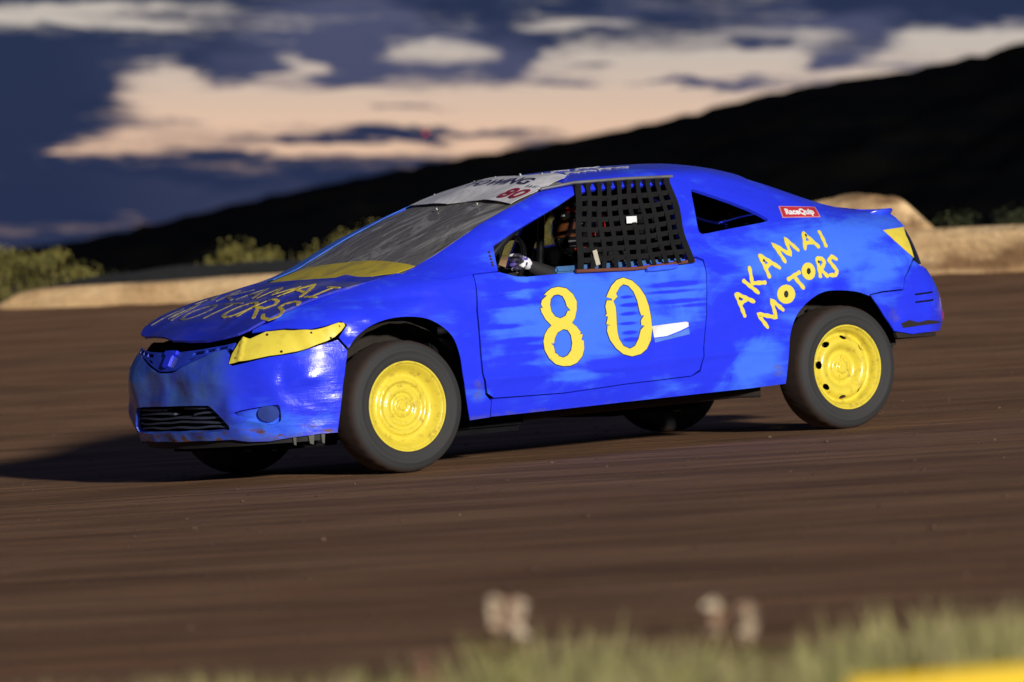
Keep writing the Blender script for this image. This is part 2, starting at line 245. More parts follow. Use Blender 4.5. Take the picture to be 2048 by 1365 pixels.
TR = {   # outlines on the car surfaces, (station, height) or (x, y) in metres
 'sticker': [(2.413,1.158),(2.675,1.144),(2.649,1.088),(2.393,1.098)],
 'stickerin': [(2.436,1.144),(2.649,1.129),(2.626,1.096),(2.414,1.106)],
 'n8': [(0.904,0.828),(0.950,0.818),(0.983,0.789),(1.001,0.752),(0.996,0.713),(0.981,0.671),(0.961,0.649),(0.987,0.628),(1.008,0.601),(1.003,0.590),(1.019,0.590),(1.009,0.563),(1.022,0.557),(1.021,0.518),(1.006,0.483),(0.972,0.453),(0.930,0.441),(0.888,0.442),(0.848,0.455),(0.813,0.486),(0.790,0.527),(0.786,0.570),(0.798,0.605),(0.817,0.628),(0.840,0.644),(0.809,0.675),(0.789,0.712),(0.786,0.733),(0.800,0.731),(0.791,0.751),(0.800,0.770),(0.833,0.791),(0.816,0.794),(0.836,0.809),(0.865,0.823)],
 'n8a': [(0.898,0.792),(0.922,0.782),(0.935,0.756),(0.940,0.731),(0.959,0.710),(0.942,0.708),(0.926,0.685),(0.895,0.675),(0.866,0.686),(0.847,0.712),(0.843,0.744),(0.851,0.772),(0.871,0.789)],
 'n8b': [(0.907,0.622),(0.932,0.616),(0.949,0.591),(0.953,0.551),(0.944,0.516),(0.921,0.493),(0.894,0.484),(0.869,0.493),(0.860,0.506),(0.849,0.508),(0.844,0.544),(0.829,0.558),(0.847,0.556),(0.853,0.580),(0.871,0.607)],
 'n0': [(1.296,0.850),(1.345,0.832),(1.382,0.797),(1.411,0.752),(1.426,0.700),(1.433,0.642),(1.435,0.591),(1.421,0.534),(1.393,0.493),(1.355,0.470),(1.301,0.462),(1.250,0.477),(1.209,0.509),(1.178,0.551),(1.164,0.595),(1.169,0.622),(1.189,0.623),(1.163,0.629),(1.176,0.666),(1.160,0.670),(1.171,0.680),(1.167,0.717),(1.179,0.745),(1.211,0.743),(1.208,0.752),(1.179,0.761),(1.196,0.787),(1.218,0.815),(1.255,0.841)],
 'n0a': [(1.289,0.818),(1.318,0.809),(1.344,0.778),(1.360,0.734),(1.367,0.683),(1.375,0.659),(1.392,0.658),(1.371,0.635),(1.371,0.611),(1.390,0.607),(1.366,0.589),(1.349,0.546),(1.324,0.512),(1.292,0.500),(1.254,0.517),(1.231,0.554),(1.225,0.591),(1.225,0.634),(1.227,0.677),(1.227,0.709),(1.217,0.739),(1.244,0.759),(1.238,0.774),(1.265,0.805)],
 'O1': [(2.330,0.705),(2.326,0.693),(2.319,0.682),(2.309,0.672),(2.297,0.665),(2.283,0.662),(2.268,0.661),(2.254,0.663),(2.241,0.669),(2.230,0.677),(2.222,0.688),(2.218,0.700),(2.217,0.712),(2.221,0.725),(2.228,0.736),(2.238,0.745),(2.251,0.752),(2.265,0.756),(2.280,0.757),(2.294,0.754),(2.307,0.749),(2.318,0.740),(2.325,0.730),(2.329,0.718)],
 'O1h': [(2.288,0.708),(2.285,0.699),(2.279,0.693),(2.271,0.691),(2.264,0.694),(2.260,0.701),(2.259,0.710),(2.262,0.719),(2.268,0.725),(2.276,0.727),(2.283,0.724),(2.287,0.717)],
 'O2': [(2.474,0.820),(2.473,0.808),(2.470,0.797),(2.464,0.787),(2.456,0.780),(2.446,0.774),(2.434,0.771),(2.423,0.772),(2.412,0.775),(2.402,0.781),(2.394,0.790),(2.389,0.800),(2.387,0.811),(2.387,0.822),(2.391,0.833),(2.398,0.843),(2.407,0.851),(2.417,0.857),(2.428,0.859),(2.440,0.859),(2.451,0.856),(2.460,0.850),(2.467,0.841),(2.472,0.831)],
 'O2h': [(2.445,0.815),(2.442,0.807),(2.436,0.801),(2.429,0.799),(2.423,0.802),(2.419,0.808),(2.419,0.817),(2.422,0.825),(2.428,0.831),(2.435,0.832),(2.441,0.830),(2.445,0.824)],
 'dots': [(1.983,0.705),(2.165,0.885),(2.479,0.997),(2.505,0.859)],
 'st_A10': [(1.963,0.728),(2.007,0.615)],
 'st_A11': [(1.968,0.729),(2.070,0.684)],
 'st_A12': [(1.987,0.678),(2.030,0.702)],
 'st_K0': [(2.019,0.792),(2.103,0.726)],
 'st_K1': [(2.068,0.856),(2.071,0.773)],
 'st_K2': [(2.072,0.776),(2.152,0.775)],
 'st_A20': [(2.145,0.911),(2.182,0.801)],
 'st_A21': [(2.148,0.912),(2.254,0.843)],
 'st_A22': [(2.163,0.847),(2.208,0.872)],
 'st_M10': [(2.295,0.871),(2.251,0.964),(2.338,0.903),(2.339,0.988),(2.394,0.925)],
 'st_A30': [(2.468,1.007),(2.439,0.929)],
 'st_A31': [(2.471,1.009),(2.529,0.935)],
 'st_A32': [(2.452,0.958),(2.511,0.961)],
 'st_I0': [(2.575,1.011),(2.577,0.936)],
 'st_M20': [(2.143,0.550),(2.088,0.621),(2.201,0.596),(2.177,0.687),(2.247,0.631)],
 'st_T0': [(2.296,0.782),(2.373,0.814)],
 'st_T1': [(2.333,0.797),(2.387,0.733)],
 'st_R0': [(2.498,0.876),(2.502,0.784)],
 'st_R1': [(2.498,0.876),(2.531,0.875),(2.542,0.853),(2.523,0.832),(2.501,0.826)],
 'st_R2': [(2.504,0.826),(2.548,0.783)],
 'st_S0': [(2.622,0.866),(2.595,0.882),(2.571,0.864),(2.592,0.835),(2.614,0.807),(2.600,0.785),(2.562,0.789)],
 'h_S0': [(-0.473,-0.653),(-0.440,-0.594),(-0.416,-0.517),(-0.429,-0.481),(-0.491,-0.521),(-0.546,-0.578),(-0.586,-0.586),(-0.605,-0.532),(-0.593,-0.473),(-0.570,-0.454)],
 'h_R0': [(-0.587,-0.395),(-0.461,-0.342)],
 'h_R1': [(-0.358,-0.167),(-0.394,-0.365),(-0.392,-0.416),(-0.430,-0.445),(-0.457,-0.393),(-0.469,-0.355)],
 'h_R2': [(-0.467,-0.302),(-0.529,-0.367)],
 'h_O0': [(-0.351,0.064),(-0.351,-0.075),(-0.364,-0.168),(-0.441,-0.248),(-0.520,-0.253),(-0.534,-0.158),(-0.495,-0.071),(-0.366,0.049)],
 'h_T0': [(-0.528,0.013),(-0.374,0.161)],
 'h_T1': [(-0.376,0.204),(-0.369,0.144)],
 'h_O20': [(-0.389,0.263),(-0.401,0.211),(-0.476,0.133),(-0.524,0.121),(-0.515,0.209),(-0.462,0.270),(-0.409,0.280)],
 'h_M0': [(-0.509,0.311),(-0.459,0.317),(-0.503,0.261),(-0.449,0.272)],
 'h_I0': [(-0.362,-0.534),(-0.318,-0.443)],
 'h_I1': [(-0.336,-0.481),(-0.199,-0.524)],
 'h_I2': [(-0.180,-0.464),(-0.223,-0.615)],
 'h_A0': [(-0.327,-0.391),(-0.210,-0.419)],
 'h_A1': [(-0.327,-0.391),(-0.175,-0.265)],
 'h_A2': [(-0.245,-0.283),(-0.270,-0.421)],
 'bt': [(0.988,0.057),(1.035,-0.453),(1.113,-0.399),(1.052,0.030),(0.849,-0.469),(0.891,-0.601),(1.006,-0.532),(0.995,-0.424),(1.027,-0.473),(1.047,-0.541)],
 'rooftxt': [(1.277,-0.356),(1.445,-0.385),(1.648,-0.346),(1.357,-0.288),(1.725,-0.248)],
}

# ---------------------------------------------------------------- builders
def link(name, me, m=None, parent=None):
    o = bpy.data.objects.new(name, me); col.objects.link(o)
    if m is not None and me is not None: me.materials.append(m)
    if parent is not None: o.parent = parent
    return o
def thing(name, label, cat, loc=(0, 0, 0), group=None):
    o = bpy.data.objects.new(name, None); col.objects.link(o); o.location = loc; o.empty_display_size = .2
    o['label'] = label; o['category'] = cat
    if group: o['group'] = group
    return o
def inside(poly, pts):
    x, y = pts[:, 0], pts[:, 1]; r = np.zeros(len(pts), bool); p = np.asarray(poly); q = np.roll(p, -1, 0)
    for (x1, y1), (x2, y2) in zip(p, q):
        c = (y1 > y) != (y2 > y)
        if y1 != y2: r ^= c & (x < (x2 - x1)*(y - y1)/(y2 - y1) + x1)
    return r
def resamp(poly, h, closed=True, smooth=0):
    p = np.asarray(poly, float)
    for _ in range(smooth):
        q = np.roll(p, -1, 0); p = np.stack([.75*p + .25*q, .25*p + .75*q], 1).reshape(-1, 2)
    out = []
    n = len(p) if closed else len(p) - 1
    for i in range(n):
        a, b = p[i], p[(i + 1) % len(p)]; k = max(1, int(math.ceil(np.hypot(*(b - a))/h)))
        for j in range(k): out.append(a + (b - a)*j/k)
    if not closed: out.append(p[-1])
    return np.array(out)
def segdist(poly, pts):
    d = np.full(len(pts), 9.)
    for a, b in zip(poly, np.roll(poly, -1, 0)):
        ab = b - a; t = np.clip(((pts - a)@ab)/(ab@ab + 1e-12), 0, 1)
        d = np.minimum(d, np.hypot(*(pts - (a + t[:, None]*ab)).T))
    return d
def mirror_y(fn):
    def f(u, v):
        X = fn(u, v).copy(); X[..., 1] *= -1; return X
    return f
def panel(name, fn, outer, holes=(), m=None, parent=None, h=.03, thick=.006, d=0., sgn=1., smooth=0, hs=0, edge=None, dent=None):
    """a sheet of metal/paper cut to an outline on a curved surface, with a real thickness"""
    loops = [resamp(outer, edge or h*.8, smooth=smooth)] + [resamp(q, edge or h*.6, smooth=hs) for q in holes]
    vs = []; es = []
    for L in loops:
        k = len(vs); vs += [tuple(v) for v in L]; es += [(k + i, k + (i + 1) % len(L)) for i in range(len(L))]
    lo = loops[0].min(0); hi = loops[0].max(0)
    gx, gy = np.meshgrid(np.arange(lo[0] + h/2, hi[0], h), np.arange(lo[1] + h/2, hi[1], h*.87)); gx = gx + (np.arange(gx.shape[0]) % 2)[:, None]*h/2
    g = np.stack([gx.ravel(), gy.ravel()], 1)
    if len(g):
        ok = inside(loops[0], g) & (segdist(loops[0], g) > h*.45)
        for L in loops[1:]: ok &= ~inside(L, g) & (segdist(L, g) > h*.45)
        vs += [tuple(v) for v in g[ok]]
    V2, E2, F2, *_ = delaunay_2d_cdt([Vector(v) for v in vs], es, [], 0, 1e-6)
    V2 = np.array([tuple(v) for v in V2]); F2 = np.array([f for f in F2 if len(f) == 3])
    c = V2[F2].mean(1); ok = inside(loops[0], c)
    for L in loops[1:]: ok &= ~inside(L, c)
    F2 = F2[ok]
    a, b, e = V2[F2[:, 0]], V2[F2[:, 1]], V2[F2[:, 2]]
    ar = (b[:, 0]-a[:, 0])*(e[:, 1]-a[:, 1]) - (b[:, 1]-a[:, 1])*(e[:, 0]-a[:, 0])
    F2 = F2[abs(ar) > 1e-9]; ar = ar[abs(ar) > 1e-9]
    flip = (ar < 0) ^ (sgn < 0); F2[flip] = F2[flip][:, ::-1]
    F = (lambda u, v: fn(u, v) + (dent(u, v)[..., None]*numnorm(fn, u, v)*sgn if dent else 0))
    N = numnorm(F, V2[:, 0], V2[:, 1])*sgn
    X = F(V2[:, 0], V2[:, 1]) + N*d
    n = len(X); verts = list(X) + list(X - N*thick); nor = list(N) + list(-N)
    faces = [tuple(f) for f in F2] + [tuple(int(i) + n for i in f[::-1]) for f in F2]
    cnt = {}
    for f in F2:
        for i in range(3):
            k = (int(f[i]), int(f[(i+1) % 3])); cnt[k] = cnt.get(k, 0) + 1
    for (i, j) in list(cnt):
        if (j, i) in cnt: continue
        q = [verts[j], verts[i], verts[i + n], verts[j + n]]
        fnm = np.cross(q[1]-q[0], q[3]-q[0]); fnm = fnm/(np.linalg.norm(fnm) + 1e-12)
        k = len(verts); verts += q; nor += [fnm]*4; faces.append((k, k+1, k+2, k+3))
    me = bpy.data.meshes.new(name); me.from_pydata([tuple(map(float, v)) for v in verts], [], [tuple(int(i) for i in f) for f in faces])
    me.polygons.foreach_set('use_smooth', [True]*len(me.polygons))
    me.normals_split_custom_set_from_vertices([tuple(map(float, v)) for v in nor])
    o = link(name, me, m, parent)
    if m is not None and m.name in ('blue_paint', 'brushed_blue_paint', 'scuffed_highlit_blue_plastic'):
        me.materials.append(DARK); k = len(F2)
        for i in range(k, 2*k): me.polygons[i].material_index = 1
    return o
def mesh(name, verts, faces, m, parent=None, smooth=True, angle=40):
    me = bpy.data.meshes.new(name); me.from_pydata([tuple(map(float, v)) for v in verts], [], faces); me.validate()
    if smooth:
        me.polygons.foreach_set('use_smooth', [True]*len(me.polygons)); me.set_sharp_from_angle(angle=R_(angle))
    return link(name, me, m, parent)
def join(parts):
    V = []; F = []
    for v, f in parts:
        k = len(V); V += [tuple(map(float, x)) for x in v]; F += [tuple(i + k for i in q) for q in f]
    return V, F
def tube(pts, r, n=10, cap=True):
    pts = [Vector(p) for p in pts]; V = []; F = []
    rr = r if hasattr(r, '__len__') else [r]*len(pts)
    up = None
    for i, p in enumerate(pts):
        t = (pts[min(i+1, len(pts)-1)] - pts[max(i-1, 0)]).normalized()
        if up is None: up = t.orthogonal().normalized()
        up = (up - t*up.dot(t)).normalized(); s = t.cross(up)
        for k in range(n):
            a = 2*math.pi*k/n; V.append(p + (up*math.cos(a) + s*math.sin(a))*rr[i])
    for i in range(len(pts)-1):
        for k in range(n): F.append((i*n+k, i*n+(k+1) % n, (i+1)*n+(k+1) % n, (i+1)*n+k))
    if cap: F.append(tuple(range(n))[::-1]); F.append(tuple((len(pts)-1)*n+k for k in range(n)))
    return V, F
def box(c, s, rot=None, bev=0.):
    bm = bmesh.new(); bmesh.ops.create_cube(bm, size=1)
    bmesh.ops.scale(bm, vec=s, verts=bm.verts)
    if bev: bmesh.ops.bevel(bm, geom=bm.edges[:], offset=bev, segments=2, affect='EDGES')
    if rot is not None: bmesh.ops.transform(bm, matrix=rot.to_4x4(), verts=bm.verts)
    bmesh.ops.translate(bm, vec=c, verts=bm.verts); bm.verts.index_update()
    r = ([v.co.copy() for v in bm.verts], [tuple(v.index for v in f.verts) for f in bm.faces]); bm.free(); return r
def lathe(prof, n=64, axis='y', close=False):
    """prof: list of (radius, depth along +y)"""
    V = []; F = []; m = len(prof)
    for k in range(n):
        a = 2*math.pi*k/n
        for r, d in prof: V.append((r*math.sin(a), d, r*math.cos(a)))
    for k in range(n):
        for i in range(m - (0 if close else 1)):
            j = (i+1) % m
            F.append((k*m+i, k*m+j, ((k+1) % n)*m+j, ((k+1) % n)*m+i))
    return V, F
def skin(name, verts, edges, radii, m, parent, sub=2, root=0, xf=None):
    me = bpy.data.meshes.new(name); me.from_pydata(verts, edges, []); o = bpy.data.objects.new(name, me); col.objects.link(o)
    md = o.modifiers.new('skin', 'SKIN'); md.use_smooth_shade = True
    for i, r in enumerate(radii):
        sv = me.skin_vertices[0].data[i]; sv.radius = (r, r) if not hasattr(r, '__len__') else r; sv.use_root = (i == root)
    s = o.modifiers.new('sub', 'SUBSURF'); s.levels = s.render_levels = sub
    dg = bpy.context.evaluated_depsgraph_get(); dg.update()
    me2 = bpy.data.meshes.new_from_object(o.evaluated_get(dg)); bpy.data.objects.remove(o); me2.name = name
    me2.polygons.foreach_set('use_smooth', [True]*len(me2.polygons))
    return link(name, me2, m, parent)
# ---------------------------------------------------------------- paints
DEEP = (.019, .038, .84, 1); LITE = (.050, .165, .95, 1)
def paint_fn(lightness=0., dirt=1., extra=()):
    def fn(nt, o, c, b):
        acc = lightness - .17
        for (x, z, sx, sz, wt) in [(1.15, .66, .42, .22, .75), (1.30, .80, .5, .10, .3), (2.45, .86, .42, .16, .8), (3.0, .86, .30, .12, .5), (2.10, .42, .16, .12, .5), (.62, .68, .12, .10, .3), (-.65, .28, .3, .08, .5), (.4, .33, .08, .05, .5), (1.7, .28, .5, .03, .3), (2.0, .36, .12, .10, .5), (2.75, 1.02, .35, .06, .4), (.15, .85, .4, .05, -.4), (1.55, .47, .28, .08, -.6), (.6, .40, .2, .05, -.5), *extra]:
            q = V_(nt, 'MULTIPLY_ADD', o, (1/sx, 0, 1/sz), (-x/sx, 0, -z/sz))
            g = M_(nt, 'POWER', 2.71828, M_(nt, 'MULTIPLY', V_(nt, 'DOT_PRODUCT', q, q), -1.)); acc = M_(nt, 'MULTIPLY_ADD', g, wt, acc)
        br = noise(nt, V_(nt, 'MULTIPLY', o, (1.6, 1.6, 11)), 1.6, 4, .6, .4)
        bl = noise(nt, V_(nt, 'MULTIPLY', o, (1, 1, 1.4)), 3.2, 4, .55, .6)
        acc = M_(nt, 'ADD', acc, M_(nt, 'MULTIPLY_ADD', br, 1.0, -.50)); acc = M_(nt, 'ADD', acc, M_(nt, 'MULTIPLY_ADD', bl, 1.9, -.95))
        k = smst(nt, acc, -.15, .55)
        c = mixc(nt, k, DEEP, LITE)
        s = nt.nodes.new('ShaderNodeSeparateXYZ'); nt.links.new(o, s.inputs[0])
        dn = noise(nt, V_(nt, 'MULTIPLY', o, (1, 1, 2)), 14, 6, .7)
        mudz = 0.
        for (x, z, sx, sz) in [(.40, .36, .05, .12), (2.98, .55, .08, .08), (2.2, .33, .06, .08)]:
            q = V_(nt, 'MULTIPLY_ADD', o, (1/sx, 0, 1/sz), (-x/sx, 0, -z/sz)); mudz = M_(nt, 'ADD', mudz, M_(nt, 'POWER', 2.71828, M_(nt, 'MULTIPLY', V_(nt, 'DOT_PRODUCT', q, q), -1.)))
        low_ = smst(nt, s.outputs[2], .20, .31, 1., 0.)
        dm = smst(nt, M_(nt, 'ADD', M_(nt, 'MAXIMUM', M_(nt, 'MULTIPLY', low_, .42), M_(nt, 'MULTIPLY', mudz, .36)), M_(nt, 'MULTIPLY', dn, .55)), .52, .72, 0., .85*dirt)
        c = mixc(nt, M_(nt, 'MULTIPLY', dm, .75), c, (.085, .075, .075, 1))
        sp = smst(nt, noise(nt, o, 60, 3, .7), .68, .76, 0., .5*dirt)
        c = mixc(nt, M_(nt, 'MULTIPLY', sp, smst(nt, s.outputs[2], .3, .95, 1., .1)), c, (.06, .04, .03, 1))
        setin(nt, b.inputs['Roughness'], M_(nt, 'MULTIPLY_ADD', dm, .5, smst(nt, bl, .3, .7, .20, .38)))
        return c
    return fn
def wavy(nt, o): return M_(nt, 'ADD', noise(nt, V_(nt, 'MULTIPLY', o, (1, 1, 1.8)), 3.5, 2, .5), M_(nt, 'ADD', M_(nt, 'MULTIPLY', noise(nt, o, 55, 3, .6), .035), M_(nt, 'MULTIPLY', noise(nt, V_(nt, 'MULTIPLY', o, (6, 6, 60)), 1.5, 3, .6), .05)))
def worn_hood(nt, o, c, b):
    k = smst(nt, noise(nt, V_(nt, 'MULTIPLY', o, (3, 1, 1)), 3.0, 6, .65), .36, .66)
    s = nt.nodes.new('ShaderNodeSeparateXYZ'); nt.links.new(o, s.inputs[0])
    k = M_(nt, 'MULTIPLY', k, smst(nt, s.outputs[0], -.7, -.05, .25, 1.)); b.inputs['Roughness'].default_value = .42
    return mixc(nt, M_(nt, 'MULTIPLY', k, .75), (.012, .024, .50, 1), (.13, .13, .19, 1))
def bumper_fn(nt, o, c, b):
    c1 = paint_fn(-.05, .8)(nt, o, c, b)
    s = nt.nodes.new('ShaderNodeSeparateXYZ'); nt.links.new(o, s.inputs[0])
    fr = smst(nt, s.outputs[1], -.62, -.35); n1 = noise(nt, o, 5, 6, .65)
    c2 = mixc(nt, M_(nt, 'MULTIPLY', fr, smst(nt, n1, .25, .7, .35, 1.)), c1, (.055, .125, .42, 1))  # highlight of the other floodlights painted as paler blue across the front
    n2 = noise(nt, V_(nt, 'MULTIPLY', o, (1, 1, 3)), 8, 4, .6)
    rz_ = M_(nt, 'MULTIPLY', smst(nt, s.outputs[2], .245, .275, 1., 0.), smst(nt, n2, .55, .59))
    return mixc(nt, rz_, c2, (.13, .055, .032, 1))
STROKES = [(.66, .845, .15, .014, -1.3), (.60, .765, .14, .014, -1.2), (.58, .655, .10, .010, -.9), (.66, .585, .12, .010, -1.2), (.72, .545, .08, .010, -.9), (.62, .50, .14, .014, -.8), (1.30, .755, .045, .008, -1.3), (1.31, .715, .05, .008, -1.3), (1.30, .672, .045, .008, -1.3), (1.29, .625, .05, .008, -1.2), (1.30, .58, .04, .008, -1.3), (1.31, .545, .045, .008, -1.2),
           (1.60, .800, .13, .012, -1.2), (1.58, .765, .14, .008, -.9), (1.62, .715, .12, .010, -1.3), (1.70, .69, .09, .008, -.9), (1.12, .42, .18, .04, -1.0), (.95, .40, .10, .02, .6), (1.05, .385, .2, .02, .5)]
BLUE = mat('blue_paint', DEEP[:3], .25, coat=.35, fn=paint_fn(), bump=(.35, .05, wavy))
BLUE2 = mat('brushed_blue_paint', DEEP[:3], .25, coat=.25, fn=paint_fn(.16, 1., STROKES), bump=(.25, .04, wavy))
HOODB = mat('worn_blue_paint', DEEP[:3], .4, coat=.1, fn=worn_hood, bump=(.3, .04, wavy))
BUMPB = mat('scuffed_highlit_blue_plastic', DEEP[:3], .28, coat=.5, fn=bumper_fn, bump=(.5, .06, wavy))  # scrapes and dirt, plus the painted highlight on the front
def yel_fn(nt, o, c, b): return mixc(nt, smst(nt, noise(nt, o, 12, 5, .65), .45, .8), (.74, .61, .065, 1), (.56, .43, .05, 1))
YEL = mat('yellow_paint', (.8, .6, .03), .38, coat=.2, fn=yel_fn, bump=(.3, .01, lambda nt, o: noise(nt, o, 9, 3)))
YELR = mat('yellow_wheel_paint', (.8, .6, .03), .3, coat=.3, fn=lambda nt, o, c, b: mixc(nt, smst(nt, noise(nt, o, 20, 6, .7), .50, .78), (.70, .57, .055, 1), (.26, .14, .04, 1)))
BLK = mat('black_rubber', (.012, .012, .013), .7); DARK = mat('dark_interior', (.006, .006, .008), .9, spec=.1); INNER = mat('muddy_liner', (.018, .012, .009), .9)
BLKG = mat('black_gloss', (.008, .008, .009), .12, coat=.6)
STEEL = mat('scuffed_steel', (.45, .45, .45), .35, .8); WHITE = mat('white_vinyl', (.82, .82, .84), .4); RUST = mat('rusty_rod', (.16, .05, .03), .8)
RED = mat('red_vinyl', (.55, .03, .04), .45); CREAM = mat('cream_tag', (.55, .50, .40), .6); NAVY = mat('navy_print', (.018, .014, .09), .6); MAROON = mat('maroon_print', (.32, .008, .035), .6)
INNB = mat('primer_blue', (.04, .13, .32), .5)
def tyre_fn(nt, o, c, b):
    s = nt.nodes.new('ShaderNodeSeparateXYZ'); nt.links.new(o, s.inputs[0])
    r2 = M_(nt, 'SQRT', M_(nt, 'ADD', M_(nt, 'MULTIPLY', s.outputs[0], s.outputs[0]), M_(nt, 'MULTIPLY', s.outputs[2], s.outputs[2])))
    k = M_(nt, 'ADD', smst(nt, r2, .285, .318, 0., 1.), smst(nt, noise(nt, o, 16, 5), .4, .8, -.2, .35), None, True)
    return mixc(nt, k, (.024, .025, .027, 1), (.040, .020, .013, 1))
TYRE = mat('dusty_tyre', (.03, .03, .03), .8, fn=tyre_fn)
# ================================================================= THE RACE CAR
car = thing('race_car', 'battered blue stock car with yellow wheels and a yellow 80 on its door', 'race car')
near_low, far_low = F_low, mirror_y(F_low); near_up, far_up = F_up, mirror_y(F_up)
def crom(P, k=4):
    P = [np.array(p, float) for p in P]; out = []
    for i in range(len(P)-1):
        p0, p1, p2, p3 = P[max(i-1, 0)], P[i], P[i+1], P[min(i+2, len(P)-1)]
        for j in range(k):
            t = j/k; out.append(tuple(.5*((2*p1) + (p2-p0)*t + (2*p0-5*p1+4*p2-p3)*t*t + (3*p1-p0-3*p2+p3)*t**3)))
    return out + [tuple(P[-1])]
RARCH = crom([(2.814, .676), (2.811, .668), (2.73, .694), (2.617, .708), (2.52, .707), (2.436, .678), (2.351, .62), (2.303, .553), (2.274, .467), (2.258, .344), (2.252, .259)][1:])
RARCH2 = crom([(2.811, .668), (2.864, .614), (2.903, .56), (2.941, .519), (2.966, .478)])
FARCH = crom([(-.296, .612), (-.246, .666), (-.156, .714), (-.038, .739), (.095, .733), (.186, .7), (.267, .631), (.302, .536), (.313, .425), (.331, .307), (.354, .221)])
def shell_outline():
    P = [(.108, .950), (.160, .972), (.213, .988), (.372, 1.043), (.50, 1.112), (.619, 1.176), (.74, 1.222), (.848, 1.262), (.98, 1.312), (1.09, 1.352), (1.16, 1.375)]
    P += [(x, float(rz(x)) + .045) for x in np.linspace(1.22, 3.10, 40)]
    P += [(3.18, 1.135), (3.235, 1.10), (3.245, 1.012), (3.012, 1.000), (3.052, .942), (3.116, .893), (3.168, .845), (3.068, .747), (3.050, .690), (2.907, .687), (2.814, .676)]
    P += RARCH
    P += [(2.028, .252), (1.269, .241), (.833, .233), (.473, .229), (.473, .306), (.480, .3125), (.893, .3085), (1.261, .326), (1.658, .3365), (1.714, .357), (1.740, .455), (1.777, .642), (1.805, .86), (1.806, .912), (1.77, .930)]
    P += [(1.708, .928), (1.711, 1.0), (1.722, 1.081), (1.758, 1.20), (1.781, 1.303), (1.491, 1.301), (1.30, 1.294), (1.197, 1.276), (1.09, 1.232), (.958, 1.182), (.78, 1.115), (.628, 1.050), (.610, 1.0), (.590, .926), (.46, .921), (.288, .905)]
    return P
QWIN = [(1.912, 1.262), (1.930, 1.270), (1.955, 1.263), (2.096, 1.209), (2.227, 1.145), (2.285, 1.106), (2.294, 1.09), (2.278, 1.081), (2.18, 1.071), (2.002, 1.054), (1.866, 1.038), (1.850, 1.045), (1.848, 1.065), (1.882, 1.167)]
so_ = shell_outline()
def jointo(objs, name, parent):
    bmj = bmesh.new(); nor = []
    V = []; F = []; N = []; MI = []
    for o in objs:
        me = o.data; k = len(V)
        V += [tuple(v.co) for v in me.vertices]; F += [tuple(i + k for i in p.vertices) for p in me.polygons]; MI += [p.material_index for p in me.polygons]
        cn = [None]*len(me.vertices)
        for l, c in zip(me.loops, me.corner_normals): cn[l.vertex_index] = tuple(c.vector)
        N += [c if c else (0, 0, 1) for c in cn]
    m = objs[0].data.materials[0]
    for o in objs: bpy.data.objects.remove(o)
    me = bpy.data.meshes.new(name); me.from_pydata(V, [], F); me.polygons.foreach_set('use_smooth', [True]*len(me.polygons)); me.normals_split_custom_set_from_vertices(N)
    o = link(name, me, m, parent); me.materials.append(DARK); me.polygons.foreach_set('material_index', MI); return o
# roof skin between the rails
ry = lambda x: float(ryl(x, rz(x) - QI) ) - 0.0
def ybt(x):
    X = up(np.array([x]), np.array([float(rz(x)) + .045])); return float(-X[0, 1])
xs = np.linspace(1.16, 2.36, 26)
fe = [(1.155 + .05*(1 - (t/.5)**2)*-1 if False else 1.20 - .05*(1 - abs(t)), t) for t in np.linspace(-1, 1, 13)]
ro = [(x, -ybt(x)) for x in xs if x >= 1.20] + [(2.36, t*ybt(2.36)) for t in np.linspace(-.9, .9, 9)] + [(x, ybt(x)) for x in xs[::-1] if x >= 1.20] + [(x, -t*ybt(1.2)) for x, t in fe[1:-1]]
shell = jointo([panel('s', near_up, so_, [QWIN], BLUE, None, h=.03, thick=.018, hs=1), panel('s', far_up, so_, [QWIN], BLUE, None, h=.04, thick=.018, sgn=-1),
                panel('s', F_top, ro, [], BLUE, None, h=.045, thick=.018)], 'body_shell', car)
FEN = [(.104, .948), (-.07, .918), (-.244, .889), (-.40, .856), (-.545, .826), (-.65, .795), (-.722, .765), (-.80, .728), (-.80, .716), (-.713, .722), (-.61, .727), (-.466, .715), (-.385, .726), (-.312, .741), (-.285, .722), (-.335, .668), (-.318, .640)] + FARCH + [(.468, .227), (.469, .305), (.436, .337), (.4205, .425), (.4175, .545), (.4185, .743), (.446, .900), (.444, .918), (.288, .902)]
def fdent(a, z): return -.012*np.exp(-((a + .30)/.045)**2 - ((z - .675)/.04)**2) + .006*np.exp(-((a + .17)/.05)**2 - ((z - .745)/.025)**2) - .008*np.exp(-((a + .05)/.25)**2 - ((z - .83)/.03)**2)
for fn, sg in ((near_low, 1), (far_low, -1)): panel('fender', fn, FEN, [], BLUE, car, h=.026, thick=.006, sgn=sg, dent=fdent)
DOOR = [(.452, .915), (.594, .920), (.68, .893), (.74, .888), (1.041, .893), (1.40, .905), (1.70, .921), (1.76, .920), (1.797, .905), (1.800, .86), (1.772, .642), (1.734, .455), (1.706, .368), (1.655, .342), (1.261, .331), (.893, .314), (.485, .319), (.449, .343), (.430, .425), (.427, .545), (.428, .743)]
doors = []
